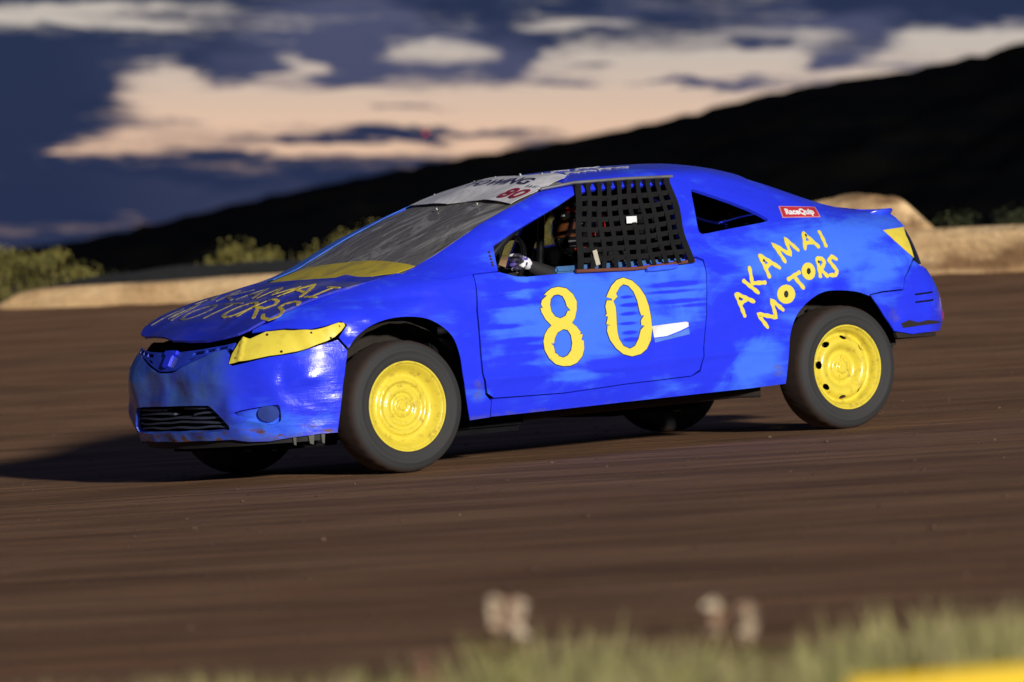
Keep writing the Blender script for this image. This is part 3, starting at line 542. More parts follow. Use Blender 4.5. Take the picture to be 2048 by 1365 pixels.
for fn, sg in ((near_low, 1), (far_low, -1)):
    dd = panel('door', fn, DOOR, [], BLUE2, car, h=.028, thick=.035, sgn=sg); doors.append(dd)
    hb = resamp([(1.60, .862), (1.655, .866), (1.705, .872), (1.71, .886), (1.66, .886), (1.60, .880)], .012, smooth=2)
    H0 = panel('handle', fn, [(1.44, .866), (1.62, .871), (1.628, .882), (1.62, .892), (1.44, .886), (1.432, .876)], [], BLUE, dd, h=.012, thick=.018, d=.026, sgn=sg, smooth=1)
    panel('mirror_plate', fn, [(.476, .860), (.70, .865), (.69, .875), (.476, .870)] if False else [(.455, .800), (.66, .812), (.655, .817), (.455, .806)], [], BLUE, dd, h=.01, thick=.003, d=.004, sgn=sg)
# sail plate and hinge strip at the foot of the screen pillar
panel('sail_plate', near_up, [(.300, .912), (.452, .928), (.535, 1.036), (.50, 1.02), (.40, .970)], [], BLUE, car, h=.03, thick=.003, d=.003)
BOLT = mat('rusty_bolts', (.05, .01, .012), .7)
for x, q in ((.574, .955), (.577, .968), (.581, .985), (.584, 1.0), (.589, 1.02)):
    mesh('bolt', *tube([near_up(np.array([x]), np.array([q]))[0] + np.array([0, -.006, 0]), near_up(np.array([x]), np.array([q]))[0] + np.array([0, .002, 0])], .006, 8), BOLT, car)
# ---- hood
def sym(p): return p + [(x, -y) for x, y in p[::-1] if abs(y) > 1e-6]
HOOD = sym([(-.767, 0), (-.765, -.153), (-.757, -.30), (-.735, -.44), (-.708, -.53), (-.672, -.570), (-.589, -.603), (-.463, -.640), (-.223, -.655), (.10, -.668), (.085, -.64), (.015, -.562), (-.020, -.35), (-.034, -.2), (-.04, 0)])
HOOD = [(x + (.052*min(1, y/.25) if (y > .02 and x < -.6) else 0), y) for x, y in HOOD]
def hdent(x, y): return .010*np.exp(-((x + .72)/.10)**2)*np.sin(y*9 + 1) - .006*np.exp(-((x + .3)/.15)**2 - ((y + .2)/.2)**2)
hoodo = panel('hood', F_hood, HOOD, [], HOODB, car, h=.03, thick=.012, d=.004, dent=hdent)
def ribbon_letters(name, fn, strokes, hw, m, parent, d=.003, sgn=1., h=.012, taper=None):
    V = []; F = []
    for st in strokes:
        p = resamp(st, h, closed=False); n = len(p)
        t = np.gradient(p, axis=0); t /= np.linalg.norm(t, axis=1, keepdims=True) + 1e-9; nn = np.stack([-t[:, 1], t[:, 0]], 1)
        ww = hw*(1 + .16*np.sin(np.arange(n)*1.7 + len(V)))[:, None]
        # rounded ends
        P = np.concatenate([p[:1] - t[:1]*hw*.7, p, p[-1:] + t[-1:]*hw*.7]); Nn = np.concatenate([nn[:1]*.5, nn, nn[-1:]*.5]); W_ = np.concatenate([ww[:1], ww, ww[-1:]])
        A = P + Nn*W_; B = P - Nn*W_
        for (Q, off_) in ((A, d), (B, d), (A, d - .0025), (B, d - .0025)):
            X = fn(Q[:, 0], Q[:, 1]); X = X + numnorm(fn, Q[:, 0], Q[:, 1])*sgn*off_
            V += [tuple(v) for v in X]
        k = len(V) - 4*len(P); m_ = len(P); a, b, c, e = k, k + m_, k + 2*m_, k + 3*m_
        for i in range(m_ - 1):
            F += [(a+i, b+i, b+i+1, a+i+1), (a+i+1, c+i+1, c+i, a+i), (b+i, e+i, e+i+1, b+i+1)]
        F += [(a, c, e, b), (b+m_-1, e+m_-1, c+m_-1, a+m_-1)]
    V, F = V, F
    bm = bmesh.new(); bv = [bm.verts.new(v) for v in V]
    for f in F: bm.faces.new([bv[i] for i in f])
    bmesh.ops.recalc_face_normals(bm, faces=bm.faces); me = bpy.data.meshes.new(name); bm.to_mesh(me); bm.free()
    return link(name, me, m, parent)
# hand-painted words on the hood (read across the car, far side to near side): AKAMAI / MOTORS
GL = dict(A=[[(0, 0), (.42, 1), (.84, 0)], [(.18, .4), (.68, .4)]], K=[[(0, 0), (0, 1)], [(.7, 1), (0, .45), (.75, 0)]], M=[[(0, 0), (.08, 1), (.5, .25), (.92, 1), (1, 0)]],
          I=[[(.25, 0), (.25, 1)], [(0, 1), (.5, 1)], [(0, 0), (.5, 0)]], O=[[(.42 + .42*math.sin(t), .5 + .5*math.cos(t)) for t in np.linspace(0, 6.28, 15)]],
          T=[[(.42, 0), (.42, 1)], [(0, 1), (.84, 1)]], R=[[(0, 0), (0, 1), (.5, 1), (.66, .78), (.5, .52), (0, .5)], [(.25, .5), (.75, 0)]], S=[[(.75, .8), (.6, .98), (.3, 1), (.08, .84), (.15, .62), (.6, .42), (.74, .2), (.55, 0), (.2, .02), (0, .18)]])
def word(txt, o, ex, ey, gap=.22):
    """strokes of a word; o origin, ex = direction and length of one unit of advance, ey = letter height vector (2-D)"""
    s = []; p = 0.
    for ch in txt:
        g = GL[ch]; wd = max(q[0] for l in g for q in l)
        s += [[(o[0] + ex[0]*(p + a) + ey[0]*b, o[1] + ex[1]*(p + a) + ey[1]*b) for a, b in l] for l in g]; p += wd + gap
    return s
def fade_fn(nt, o, c, b):
    s = nt.nodes.new('ShaderNodeSeparateXYZ'); nt.links.new(o, s.inputs[0])
    k = M_(nt, 'ADD', smst(nt, s.outputs[1], -.40, .15, 0., .75), M_(nt, 'MULTIPLY', smst(nt, noise(nt, o, 25, 4, .7), .4, .75), .5), None, True)
    return mixc(nt, k, (.58, .45, .05, 1), (.10, .10, .16, 1))
YELL = mat('faded_yellow_lettering', (.5, .36, .03), .5, fn=fade_fn)
ribbon_letters('lettering', F_hood, word('AKAMAI', (-.345, .505), (0, -.198), (.150, .03)) + word('MOTORS', (-.590, .520), (0, -.200), (.180, .02), .19), .0095, YELL, hoodo, d=.007)
# ---- wind screen: wire mesh, white banner, yellow strip
WE = [(.10, .690), (.213, .672)]
def wy(x):   # half width of the screen opening
    q = pchip([.108, .213, .372, .50, .619, .74, .848, .98, 1.09, 1.16, 1.22], [.950, .988, 1.043, 1.112, 1.176, 1.222, 1.262, 1.312, 1.352, 1.375, float(rz(1.22)) + .045], np.array([x]))
    return float(-up(np.array([x]), q)[0, 1])
wsx = np.linspace(.12, 1.2, 14)
WSO = [(-.03, 0), (-.025, -.2), (-.010, -.35), (.024, -.562)] + [(x, -wy(x)) for x in wsx] + [(1.185, -.45), (1.165, -.25), (1.155, 0)]
WSO = sym(WSO[:-1])[:0] + WSO + [(x, -y) for x, y in WSO[::-1] if abs(y) > 1e-6]
def mesh_alpha(nt, o):
    wv = V_(nt, 'MULTIPLY', o, (230, 230, 0)); s = nt.nodes.new('ShaderNodeSeparateXYZ'); nt.links.new(wv, s.inputs[0])
    f = M_(nt, 'MAXIMUM', M_(nt, 'ABSOLUTE', M_(nt, 'SINE', s.outputs[0])), M_(nt, 'ABSOLUTE', M_(nt, 'SINE', s.outputs[1])))
    return smst(nt, f, .55, .80, .62, 1.)
def screen_fn(nt, o, c, b):
    k = noise(nt, V_(nt, 'MULTIPLY', o, (1.3, 2.2, 1)), 2.2, 5, .6, 1.2)
    return mixc(nt, smst(nt, k, .48, .62), (.215, .20, .185, 1), (.42, .40, .37, 1))
SCR = mat('screen_mesh', (.1, .1, .1), .5, .3, fn=screen_fn, alpha=mesh_alpha, bump=(.6, .03, lambda nt, o: noise(nt, V_(nt, 'MULTIPLY', o, (1.2, 2, 1)), 3.0, 3, .5, 1.0)))
ws = panel('windscreen_mesh', F_scr, WSO, [], SCR, car, h=.03, thick=.003, d=.0)
panel('pillar_flange', F_scr, [(.07, .44), (.12, .45), (.32, .508), (.68, .512), (.96, .56), (1.12, .56), (1.10, .60)] + [(x, float(np.interp(x, _sx, _se))) for x in np.linspace(1.0, .14, 12)] + [(.06, .62)], [], mat('lit_blue_pillar', (.06, .2, .9), .35, coat=.3), car, h=.03, thick=.004, d=.010)  # light caught by the far pillar is put into its lighter blue
panel('yellow_strip', F_scr, [(-.022, .0), (-.018, -.2), (.0, -.35), (.036, -.55), (.112, -.662), (.214, -.668), (.225, -.486), (.246, -.29), (.254, -.086), (.244, .04), (.240, .20), (.244, .384), (.18, .40), (.088, .41), (.02, .42), (-.005, .40), (-.018, .2)], [], YELL if False else mat('yellow_sheet', (.6, .45, .04), .45, fn=lambda nt, o, c, b: mixc(nt, smst(nt, noise(nt, o, 6, 5, .65), .42, .7), (.66, .50, .03, 1), (.36, .28, .06, 1))), ws, h=.03, thick=.002, d=.006)
def bandent(x, y): return .003*np.sin(x*20 + y*7) + .004*np.sin(y*13)
BAN = [(.955, .52), (.92, .36), (.900, .26), (.872, .03), (.893, -.12), (.885, -.28), (.867, -.392), (.852, -.575), (1.00, -.558), (1.12, -.53), (1.235, -.495), (1.278, -.45), (1.288, -.264), (1.250, -.122), (1.225, .02), (1.21, .2), (1.19, .40), (1.17, .50), (1.05, .54)]
ban = panel('banner', F_scr, BAN, [], mat('white_banner_cloth', (.82, .80, .82), .6, bump=(.4, .02, lambda nt, o: noise(nt, o, 6, 3))), ws, h=.025, thick=.002, d=.014, dent=bandent)
FB = lambda x, y: F_scr(x, y) + numnorm(F_scr, x, y)*bandent(x, y)[..., None]
FONTC = {}
def font_poly(txt, shear=.0, bold=.0):
    c = bpy.data.curves.new('t', 'FONT'); c.body = txt; c.size = 1; c.shear = shear; c.offset = bold; c.fill_mode = 'FRONT'; c.resolution_u = 3
    o = bpy.data.objects.new('t', c); col.objects.link(o); dg = bpy.context.evaluated_depsgraph_get(); dg.update()
    me = bpy.data.meshes.new_from_object(o.evaluated_get(dg)); bpy.data.objects.remove(o)
    v = [tuple(x.co[:2]) for x in me.vertices]; f = [tuple(p.vertices) for p in me.polygons]; bpy.data.meshes.remove(me); return np.array(v), f
def decal_text(name, fn, txt, o, ex, ey, m, parent, d=.002, sgn=1., shear=0., bold=0., subdiv=True):
    v, f = font_poly(txt, shear, bold); v = v - v.min(0); v = v/v.max(0)
    P = np.array(o)[None] + v[:, :1]*np.array(ex)[None] + v[:, 1:]*np.array(ey)[None]
    X = fn(P[:, 0], P[:, 1]); Nn = numnorm(fn, P[:, 0], P[:, 1])*sgn; X = X + Nn*d
    n = len(X); V = list(X) + list(X - Nn*.0012)
    cnt = {}
    for q in f:
        for i in range(len(q)): cnt[(q[i], q[(i+1) % len(q)])] = 1
    F = list(f) + [tuple(i + n for i in q[::-1]) for q in f] + [(j, i, i + n, j + n) for (i, j) in cnt if (j, i) not in cnt]
    bm = bmesh.new(); bv = [bm.verts.new(tuple(x)) for x in V]
    for q in F:
        try: bm.faces.new([bv[i] for i in q])
        except ValueError: pass
    bmesh.ops.recalc_face_normals(bm, faces=bm.faces); me = bpy.data.meshes.new(name); bm.to_mesh(me); bm.free()
    return link(name, me, m, parent)
decal_text('banner_lettering', FB, 'TOWING', (1.046, .13), (.008, -.55), (.072, .0), NAVY, ban, d=.0225, shear=.12, bold=.004)
decal_text('banner_lettering', FB, 'LLC', (1.035, -.450), (.008, -.075), (.022, .0), NAVY, ban, d=.0225)
decal_text('banner_lettering', FB, '80', (.886, -.395), (.010, -.165), (.118, .01), MAROON, ban, d=.0225, bold=.012)
for x, y in [(1.22, .30), (1.205, .08), (1.225, -.12), (1.25, -.28), (.80, .02), (.835, -.30), (1.1, .50)]:
    q_ = F_scr(np.array([x]), np.array([y]))[0]; mesh('rivet', *tube([q_ + np.array([0, 0, .010]), q_ + np.array([-.004, 0, .020])], .006, 8), STEEL, ban)
ribbon_letters('roof_lettering', F_top, [[(1.33, -.38), (1.37, -.31), (1.40, -.38)], [(1.43, -.30), (1.43, -.385), (1.47, -.34), (1.50, -.385)], [(1.53, -.38), (1.56, -.31), (1.60, -.37)], [(1.63, -.30), (1.64, -.37), (1.68, -.34), (1.71, -.37)], [(1.35, -.22), (1.40, -.15), (1.45, -.22)], [(1.5, -.22), (1.56, -.15), (1.62, -.22), (1.68, -.15)]], .009, mat('pale_roof_paint', (.55, .55, .58), .6), shell, d=.004)
# ---- rear screen, deck, tail
RSO = [(2.37, t*ybt(2.37)) for t in np.linspace(-.98, .98, 9)]
RSO += [(x, ybt(x)*.98) for x in np.linspace(2.5, 2.95, 6)] + [(2.97, t*ybt(2.97)*.98) for t in np.linspace(.9, -.9, 9)] + [(x, -ybt(x)*.98) for x in np.linspace(2.95, 2.5, 6)]
panel('rear_screen', F_top, RSO, [], mat('tinted_glass', (.01, .01, .012), .1, coat=.4), car, h=.05, thick=.004, d=-.008)
deck = panel('boot_lid', F_top, [(2.985, t*ybt(2.99)) for t in np.linspace(-1, 1, 9)] + [(3.12, ybt(3.1)), (3.22, .55), (3.27, .45), (3.30, .2), (3.30, -.2), (3.27, -.45), (3.22, -.55), (3.12, -ybt(3.1))], [], BLUE, car, h=.04, thick=.012)
aT = 2*A1
tailp = [(3.25, 1.105), (3.45, 1.10), (A1, 1.10)]; 
panel('tail_panel', F_low, [(3.275, 1.10), (A1, 1.105), (aT - 3.275, 1.10), (aT - 3.275, 1.01), (aT - 3.46, 1.00), (aT - 3.48, .80), (aT - 3.17, .80), (aT - 3.2, .74), (A1, .74), (3.2, .74), (3.17, .80), (3.48, .80), (3.46, 1.00), (3.275, 1.01)], [], BLUE, car, h=.035, thick=.01)
# boot spoiler lip
sp = []
xsp = [(3.02, -.640), (3.10, -.635), (3.18, -.60), (3.25, -.52), (3.29, -.38), (3.31, -.2), (3.315, 0), (3.31, .2), (3.29, .38), (3.25, .52), (3.18, .60), (3.10, .635), (3.02, .640)]
V = []; F = []
for i, (x, y) in enumerate(xsp):
    e = .62*math.sin(math.pi*i/(len(xsp)-1))**.35; dx = .085*e + .008; zb = 1.094 + .006*e
    V += [(x - dx, y*.94, zb - .006), (x - dx*.5, y*.97, zb + .016*e), (x + .020, y, zb + .022*e + .004), (x + .030, y, zb + .010*e), (x + .012, y, zb - .014), (x - dx*.5, y*.97, zb - .02)]
for i in range(len(xsp)-1):
    for k in range(6): F.append((i*6+k, i*6+(k+1) % 6, (i+1)*6+(k+1) % 6, (i+1)*6+k))
F += [tuple(range(6))[::-1], tuple(len(V)-6+k for k in range(6))]
o = mesh('spoiler', V, F, BLUE, car, angle=60)
# tail lamps: black housing with a yellow painted plate
for fn, sg in ((near_low, 1), (far_low, -1)):
    tl = panel('tail_light', fn, [(3.150, .985), (3.225, 1.004), (3.36, 1.0), (3.45, .95), (3.465, .84), (3.40, .815), (3.215, .812), (3.165, .838), (3.115, .890)], [], BLKG, car, h=.03, thick=.03, d=-.006, sgn=sg)
    panel('yellow_plate', fn, [(3.012, .998), (3.235, 1.008), (3.205, .995), (3.180, .965), (3.176, .845), (3.116, .888), (3.056, .940)], [], YEL, tl, h=.02, thick=.003, d=.003, sgn=sg)
RB = [(2.817, .671), (2.907, .680), (3.052, .683), (3.072, .742), (3.17, .832), (3.25, .79), (3.5, .775), (A1, .78), (aT-3.5, .775), (aT-3.25, .79), (aT-3.17, .832), (aT-3.072, .742), (aT-3.052, .683), (aT-2.907, .680), (aT-2.817, .671),
      (aT-2.864, .614), (aT-2.941, .519), (aT-2.966, .478), (aT-3.1, .455), (aT-3.3, .46), (A1, .44), (3.30, .46), (3.10, .455), (2.966, .478), (2.941, .519), (2.903, .56), (2.864, .614)]
def rbd(a, z):
    b = np.where(a > A1, aT - a, a)
    return .030/(1 + np.exp(-(b - 3.22)/.03))*np.exp(-((z - .62)/.16)**4) - .012*np.exp(-((b-2.98)/.05)**2 - ((z-.56)/.05)**2)
rb = panel('rear_bumper', F_low, RB, [], BUMPB, car, h=.025, thick=.008, dent=rbd)
for zz_ in (.612, .652): panel('vent_slot', lambda a, z: F_low(a, z) + numnorm(F_low, a, z)*rbd(a, z)[..., None], [(3.14, zz_), (3.27, zz_ + .004), (3.27, zz_ + .013), (3.14, zz_ + .009)], [], DARK, rb, h=.02, thick=.002, d=.003)
panel('tear', lambda a, z: F_low(a, z) + numnorm(F_low, a, z)*rbd(a, z)[..., None], [(3.02, .515), (3.08, .528), (3.15, .512), (3.22, .520), (3.33, .508), (3.35, .500), (3.22, .497), (3.1, .492), (3.03, .490)], [], INNER, rb, h=.02, thick=.002, d=.003)
panel('red_reflector', lambda a, z: F_low(a, z) + numnorm(F_low, a, z)*rbd(a, z)[..., None], [(3.44, .515), (3.50, .515), (3.50, .555), (3.44, .555)], [], mat('red_lens', (.5, .01, .01), .2), rb, h=.02, thick=.004, d=.006)
panel('lower_lip', F_low, [(2.985, .470), (3.2, .452), (A1, .44), (aT-3.2, .452), (aT-2.985, .470), (aT-3.0, .440), (A1, .41), (3.0, .440)], [], INNER, rb, h=.03, thick=.02, d=-.012)
# ---- nose
a2 = 2*A0
BT = [(-.375, .219), (-.338, .44), (-.303, .600), (-.345, .655), (-.441, .633), (-.552, .608), (-.682, .596), (-.782, .581), (-.880, .567), (-.898, .575), (-.918, .625), (-.945, .645), (-1.03, .634), (-1.114, .612), (-1.22, .580), (-1.30, .556), (-1.35, .548)]
BBm = [(-1.35, .214), (-1.15, .217), (-.94, .216), (-.83, .204), (-.721, .200), (-.584, .213), (-.45, .219)]
BUMP = BT + [(a2 - x, z) for x, z in BT[::-1]] + [(a2 - x, z) for x, z in BBm[::-1]] + BBm
GRH = [(A0, .388), (-1.062, .388), (-1.03, .375), (-.935, .292), (-.935, .268), (-.96, .258), (A0, .256)]
GRH = GRH + [(a2 - x, z) for x, z in GRH[::-1]][1:-1]
FOG = [(-.905, .350), (-.660, .374), (-.645, .362), (-.645, .30), (-.66, .284), (-.705, .270), (-.79, .292), (-.86, .322)]
FOGm = [(a2 - x, z) for x, z in FOG]
def bdent(a, z):
    b = np.where(a < A0, a2 - a, a)
    r = -.010*np.exp(-((b + .62)/.035)**2 - ((z - .50)/.06)**2) + .010*np.exp(-((b + .50)/.06)**2 - ((z - .49)/.035)**2) - .006/(1 + np.exp((z - (.455 + .03*(b + .6)))/.008))*np.clip((b + .75)/.15, 0, 1)
    r += .014*np.exp(-((b + 1.05)/.14)**2 - ((z - .50)/.06)**2) - .012*np.exp(-((b + 1.28)/.10)**2 - ((z - .47)/.07)**2)
    r += .014*np.exp(-((b + .90)/.05)**2 - ((z - .36)/.05)**2) - .018*np.exp(-((b + .80)/.06)**2 - ((z - .27)/.035)**2)
    return r + .003*np.sin(a*23 + z*9)
FBm = lambda a, z: F_low(a, z) + numnorm(F_low, a, z)*bdent(a, z)[..., None]
fb = panel('front_bumper', F_low, BUMP, [GRH, FOG, FOGm], BUMPB, car, h=.02, thick=.022, dent=bdent, hs=1)
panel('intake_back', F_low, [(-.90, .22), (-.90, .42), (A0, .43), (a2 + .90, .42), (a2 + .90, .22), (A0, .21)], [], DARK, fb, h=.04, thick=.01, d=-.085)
SLAT = mat('grey_blue_plastic', (.045, .058, .095), .5)
sl_ = []
for i, z0 in enumerate((.372, .350, .328, .304, .282)):
    aa = np.linspace(-.92 - (.12 - .024*i if i < 4 else 0), a2 + .98 + .05*(i < 2), 26); z = z0 + .0028*np.sin(aa*(9 + 3*i) + i*1.3) + (-.012*np.exp(-((aa + 1.25)/.06)**2) if i == 1 else .010*np.exp(-((aa + 1.33)/.09)**2) if i == 3 else 0)
    if i == 0: segs = [aa < -1.45, aa > -1.28]
    elif i == 1: segs = [aa < -1.36, aa > -1.22]
    else: segs = [aa < 9]
    for sgm in segs:
        if sgm.sum() < 2: continue
        A_ = aa[sgm]; Zc = z[sgm]; X0 = low(A_, Zc, -.022)
        V = []; F = []
        for k, p in enumerate(X0):
            V += [p + np.array([0, 0, .0045]), p + np.array([.035, 0, .007]), p + np.array([.035, 0, -.003]), p + np.array([0, 0, -.0045])]
        for k in range(len(X0)-1):
            for j in range(4): F.append((k*4+j, k*4+(j+1) % 4, (k+1)*4+(j+1) % 4, (k+1)*4+j))
        mesh('slat', V, F + [(3, 2, 1, 0), tuple(len(V)-4+k for k in range(4))], SLAT, fb)
for fo, c0 in ((FOG, -.709), (FOGm, a2 + .709)):
    pk = panel('fog_light_pocket', F_low, [((x - c0)*1.08 + c0, (z - .32)*1.10 + .32) for x, z in fo], [], BUMPB, fb, h=.02, thick=.008, d=-.030)
    panel('fog_light_cover', F_low, [(c0 + .047*math.cos(t)*1.15, .330 + .040*math.sin(t)) for t in np.linspace(0, 6.2832, 28, endpoint=False)], [], mat('flat_blue', (.02, .05, .30), .6), pk, h=.015, thick=.02, d=-.010)
# headlights: crumpled yellow sheet over the lamp
HL = [(-.893, .574), (-.886, .618), (-.858, .672), (-.835, .690), (-.795, .683), (-.713, .713), (-.61, .718), (-.54, .712), (-.466, .706), (-.385, .717), (-.33, .731), (-.303, .729), (-.300, .716), (-.325, .692), (-.359, .668), (-.400, .652), (-.441, .640), (-.49, .625), (-.552, .614), (-.62, .606), (-.682, .602), (-.782, .587)]
def hld(a, z): return .006*np.sin(a*40 + z*22) * np.exp(-((a + .46)/.12)**2) + .004*np.sin(a*13) + .008*np.exp(-((a + .835)/.012)**2)
for fn, sg in ((near_low, 1),):
    panel('headlight', fn, HL, [], YEL, car, h=.016, thick=.004, d=.006, sgn=sg, dent=hld, edge=.02)
panel('headlight_socket', far_low, HL, [], DARK, car, h=.03, thick=.004, d=-.04, sgn=-1)
for (x_, z_) in ((-.86, .60), (-.70, .700), (-.62, .618), (-.47, .695), (-.38, .665), (-.33, .715)):
    q_ = low(np.array([x_]), np.array([z_]), .004)[0]; n_ = numnorm(F_low, np.array([x_]), np.array([z_]))[0]; mesh('screw', *tube([q_, q_ + n_*.007], .0055, 8), BLK, car)
# upper grille with slots, badge bar
UG = [(-.905, .678), (-.98, .668), (-1.15, .655), (A0, .645)]; UGb = [(A0, .556), (-1.33, .560), (-1.25, .585), (-1.114, .622), (-1.0, .640), (-.940, .652), (-.915, .648)]
UGO = UG + [(a2 - x, z) for x, z in UG[::-1]][1:] + [(a2 - x, z) for x, z in UGb[::-1]] + UGb[1:]
S1 = [(-.950, .666), (-1.02, .660), (-1.02, .646), (-.950, .652)]; S2 = [(-1.035, .658), (-1.10, .652), (-1.10, .637), (-1.035, .644)]; S3 = [(-1.115, .650), (-1.20, .643), (-1.205, .628), (-1.115, .635)]; S4 = [(-1.16, .620), (-1.22, .610), (-1.24, .598), (-1.18, .610)]
hol = [S1, S2, S3, S4] + [[(a2 - x, z) for x, z in s] for s in (S1, S2, S3, S4)]
gr = panel('grille', F_low, UGO, hol, mat('flat_blue_grille', (.02, .05, .55), .4), car, h=.02, thick=.014, d=-.006, edge=.02)
panel('badge_bar', F_low, [(A0, .652), (-1.345, .650), (-1.35, .635), (-1.372, .628), (-1.375, .580), (A0, .572)] + [(a2 - x, z) for x, z in [(-1.375, .580), (-1.372, .628), (-1.35, .635), (-1.345, .650)]], [], BLUE, gr, h=.015, thick=.02, d=.008, edge=.012)
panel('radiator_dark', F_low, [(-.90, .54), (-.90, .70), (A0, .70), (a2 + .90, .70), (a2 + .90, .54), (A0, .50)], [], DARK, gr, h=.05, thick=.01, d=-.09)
# ---- lettering on the side
dn = doors[0]
YEN = mat('yellow_number_paint', (.82, .68, .06), .45, fn=lambda nt, o, c, b: mixc(nt, smst(nt, noise(nt, o, 30, 4, .7), .62, .8), (.72, .60, .07, 1), (.45, .40, .08, 1)))
OUTL = mat('dark_blue_outline', (.01, .015, .12), .5)
def grow(p, k):
    p = np.array(p); c = p.mean(0); v = p - c; return [tuple(q) for q in c + v*(1 + k/np.maximum(np.linalg.norm(v, axis=1, keepdims=True), .02))]
num = panel('race_number', F_low, TR['n8'], [TR['n8a'], TR['n8b']], YEN, dn, h=.02, thick=.0015, d=.0040, edge=.012)
num['label'] = 'yellow figure 8 on the door'
num2 = panel('race_number', F_low, TR['n0'], [TR['n0a']], YEN, dn, h=.02, thick=.0015, d=.0040, edge=.012)
num2['label'] = 'yellow figure 0 on the door'
panel('number_outline', F_low, grow(TR['n8'], .0045), [grow(TR['n8a'], -.004), grow(TR['n8b'], -.004)], OUTL, dn, h=.02, thick=.0012, d=.0022, edge=.012)
panel('number_outline', F_low, grow(TR['n0'], .0045), [grow(TR['n0a'], -.004)], OUTL, dn, h=.02, thick=.0012, d=.0022, edge=.012)
stk = [TR[k] for k in TR if k.startswith('st_')]
ribbon_letters('lettering', F_low, stk, .0105, YEN, shell, d=.0035)
panel('lettering', F_low, TR['O1'], [TR['O1h']], YEN, shell, h=.02, thick=.0015, d=.0035, edge=.02)
panel('lettering', F_low, TR['O2'], [TR['O2h']], YEN, shell, h=.02, thick=.0015, d=.0035, edge=.02)
def dot(c, r=.012): return [(c[0] + r*math.cos(t), c[1] + r*1.3*math.sin(t)) for t in np.linspace(0, 6.2832, 12, endpoint=False)]
for c_ in ((2.273, .709), (2.432, .815)): panel('black_dot', F_low, dot(c_, .014), [], BLK, shell, h=.02, thick=.001, d=.0028)
for c_ in TR['dots']: panel('black_dot', F_low, dot(c_, .006), [], BLK, shell, h=.02, thick=.001, d=.0048)
st = panel('sticker', F_up, [(2.413, 1.156), (2.675, 1.141), (2.649, 1.086), (2.393, 1.095)], [], mat('pale_pink_vinyl', (.75, .30, .32), .4), shell, h=.03, thick=.001, d=.0022)
st['label'] = 'red sticker with white script on the rear quarter'
panel('sticker_field', F_up, [(2.420, 1.152), (2.666, 1.1375), (2.643, 1.090), (2.401, 1.099)], [], RED, st, h=.03, thick=.001, d=.0034)
decal_text('sticker_lettering', F_up, 'RaceQuip', (2.425, 1.100), (.196, -.008), (.012, .040), WHITE, st, d=.0046, bold=.05)
ds = panel('sticker', F_low, [(1.434, .602), (1.500, .605), (1.640, .6105), (1.656, .607), (1.656, .586), (1.600, .568), (1.520, .548), (1.442, .545)], [], WHITE, dn, h=.03, thick=.001, d=.0045)
ds['label'] = 'white torn sticker behind the door number'
panel('sticker_strip', F_low, [(1.442, .541), (1.52, .544), (1.60, .562), (1.656, .578), (1.660, .548), (1.445, .520)], [], mat('clear_blue_vinyl', (.10, .22, .75), .3), ds, h=.03, thick=.001, d=.0040)
decal_text('sticker_lettering', F_low, 'MOTORS', (1.545, .5415), (.100, .006), (0., .018), NAVY, ds, d=.0056) if False else None
# ---- window net
c0 = lambda x, q, dd=.014: up(np.array([x]), np.array([q]))[0] + numnorm(F_up, np.array([x]), np.array([q]))[0]*dd
TLc, TRc, BRc, BLc = c0(1.222, 1.300), c0(1.766, 1.306), c0(1.698, .908), c0(1.046, .899)
def netp(u, v, lift=0.):
    p = TLc*(1-u)*(1-v) + TRc*u*(1-v) + BRc*u*v + BLc*(1-u)*v
    sag = .012*math.sin(math.pi*u)*math.sin(math.pi*v); bulge = np.array([0, 1, 0])*(.006*math.sin(math.pi*v)*math.sin(math.pi*min(1, u*1.0)) + .003*math.sin(u*21 + v*9) - .020*u)
    return p + bulge + np.array([.006*math.sin(v*9 + u*5), 0, -sag + .002*math.sin(u*13 + v*4)]) + np.array([0, -lift, 0])
def strap(pts, wdir, hw, t=.0022):
    V = []; F = []
    for p, wv in zip(pts, wdir):
        n_ = np.array([0, -t, 0]); V += [p - wv*hw, p + wv*hw, p + wv*hw + n_, p - wv*hw + n_]
    for k in range(len(pts)-1):
        for j in range(4): F.append((k*4+j, k*4+(j+1) % 4, (k+1)*4+(j+1) % 4, (k+1)*4+j))
    F += [(3, 2, 1, 0), tuple(len(V)-4+k for k in range(4))]
    return V, F
net = []
NB = mat('black_webbing', (.0095, .0095, .0105), .9, spec=.2, bump=(.4, .003, lambda nt, o: noise(nt, o, 260, 2)))
for i in range(10):
    u = i/9; pts = [netp(u, v, .002 if i % 2 else .004) for v in np.linspace(-.015, 1.02, 15)]; net.append(strap(pts, [np.array([1, 0, .02])]*15, .0130 if 0 < i < 9 else .018))
for j in range(1, 8):
    v = j/8 + .01; pts = [netp(u, v, 0) for u in np.linspace(-.01, 1.01, 20)]; net.append(strap(pts, [np.array([.03, 0, 1])]*20, .0125))
net += [tube([netp(i/9, -.03, .000) + np.array([-.016, 0, 0]), netp(i/9, -.03, 0) + np.array([.016, 0, 0])], .0125, 8) for i in range(10)]
nt_ = mesh('window_net', *join(net), NB, car, smooth=False)
mesh('net_label', *join([box(netp(.53, .415, .012), (.062, .004, .034), bev=.001)]), WHITE, nt_)
mesh('net_label', *join([box(netp(.135, .86, .010), (.026, .004, .075), Matrix.Rotation(-.22, 3, 'Y'), .001)]), CREAM, nt_)
mesh('net_bar', *tube([c0(1.030, 1.316, .020), c0(1.205, 1.319, .030), c0(1.5, 1.324, .034), c0(1.80, 1.318, .040)], .0085, 10), STEEL, nt_)
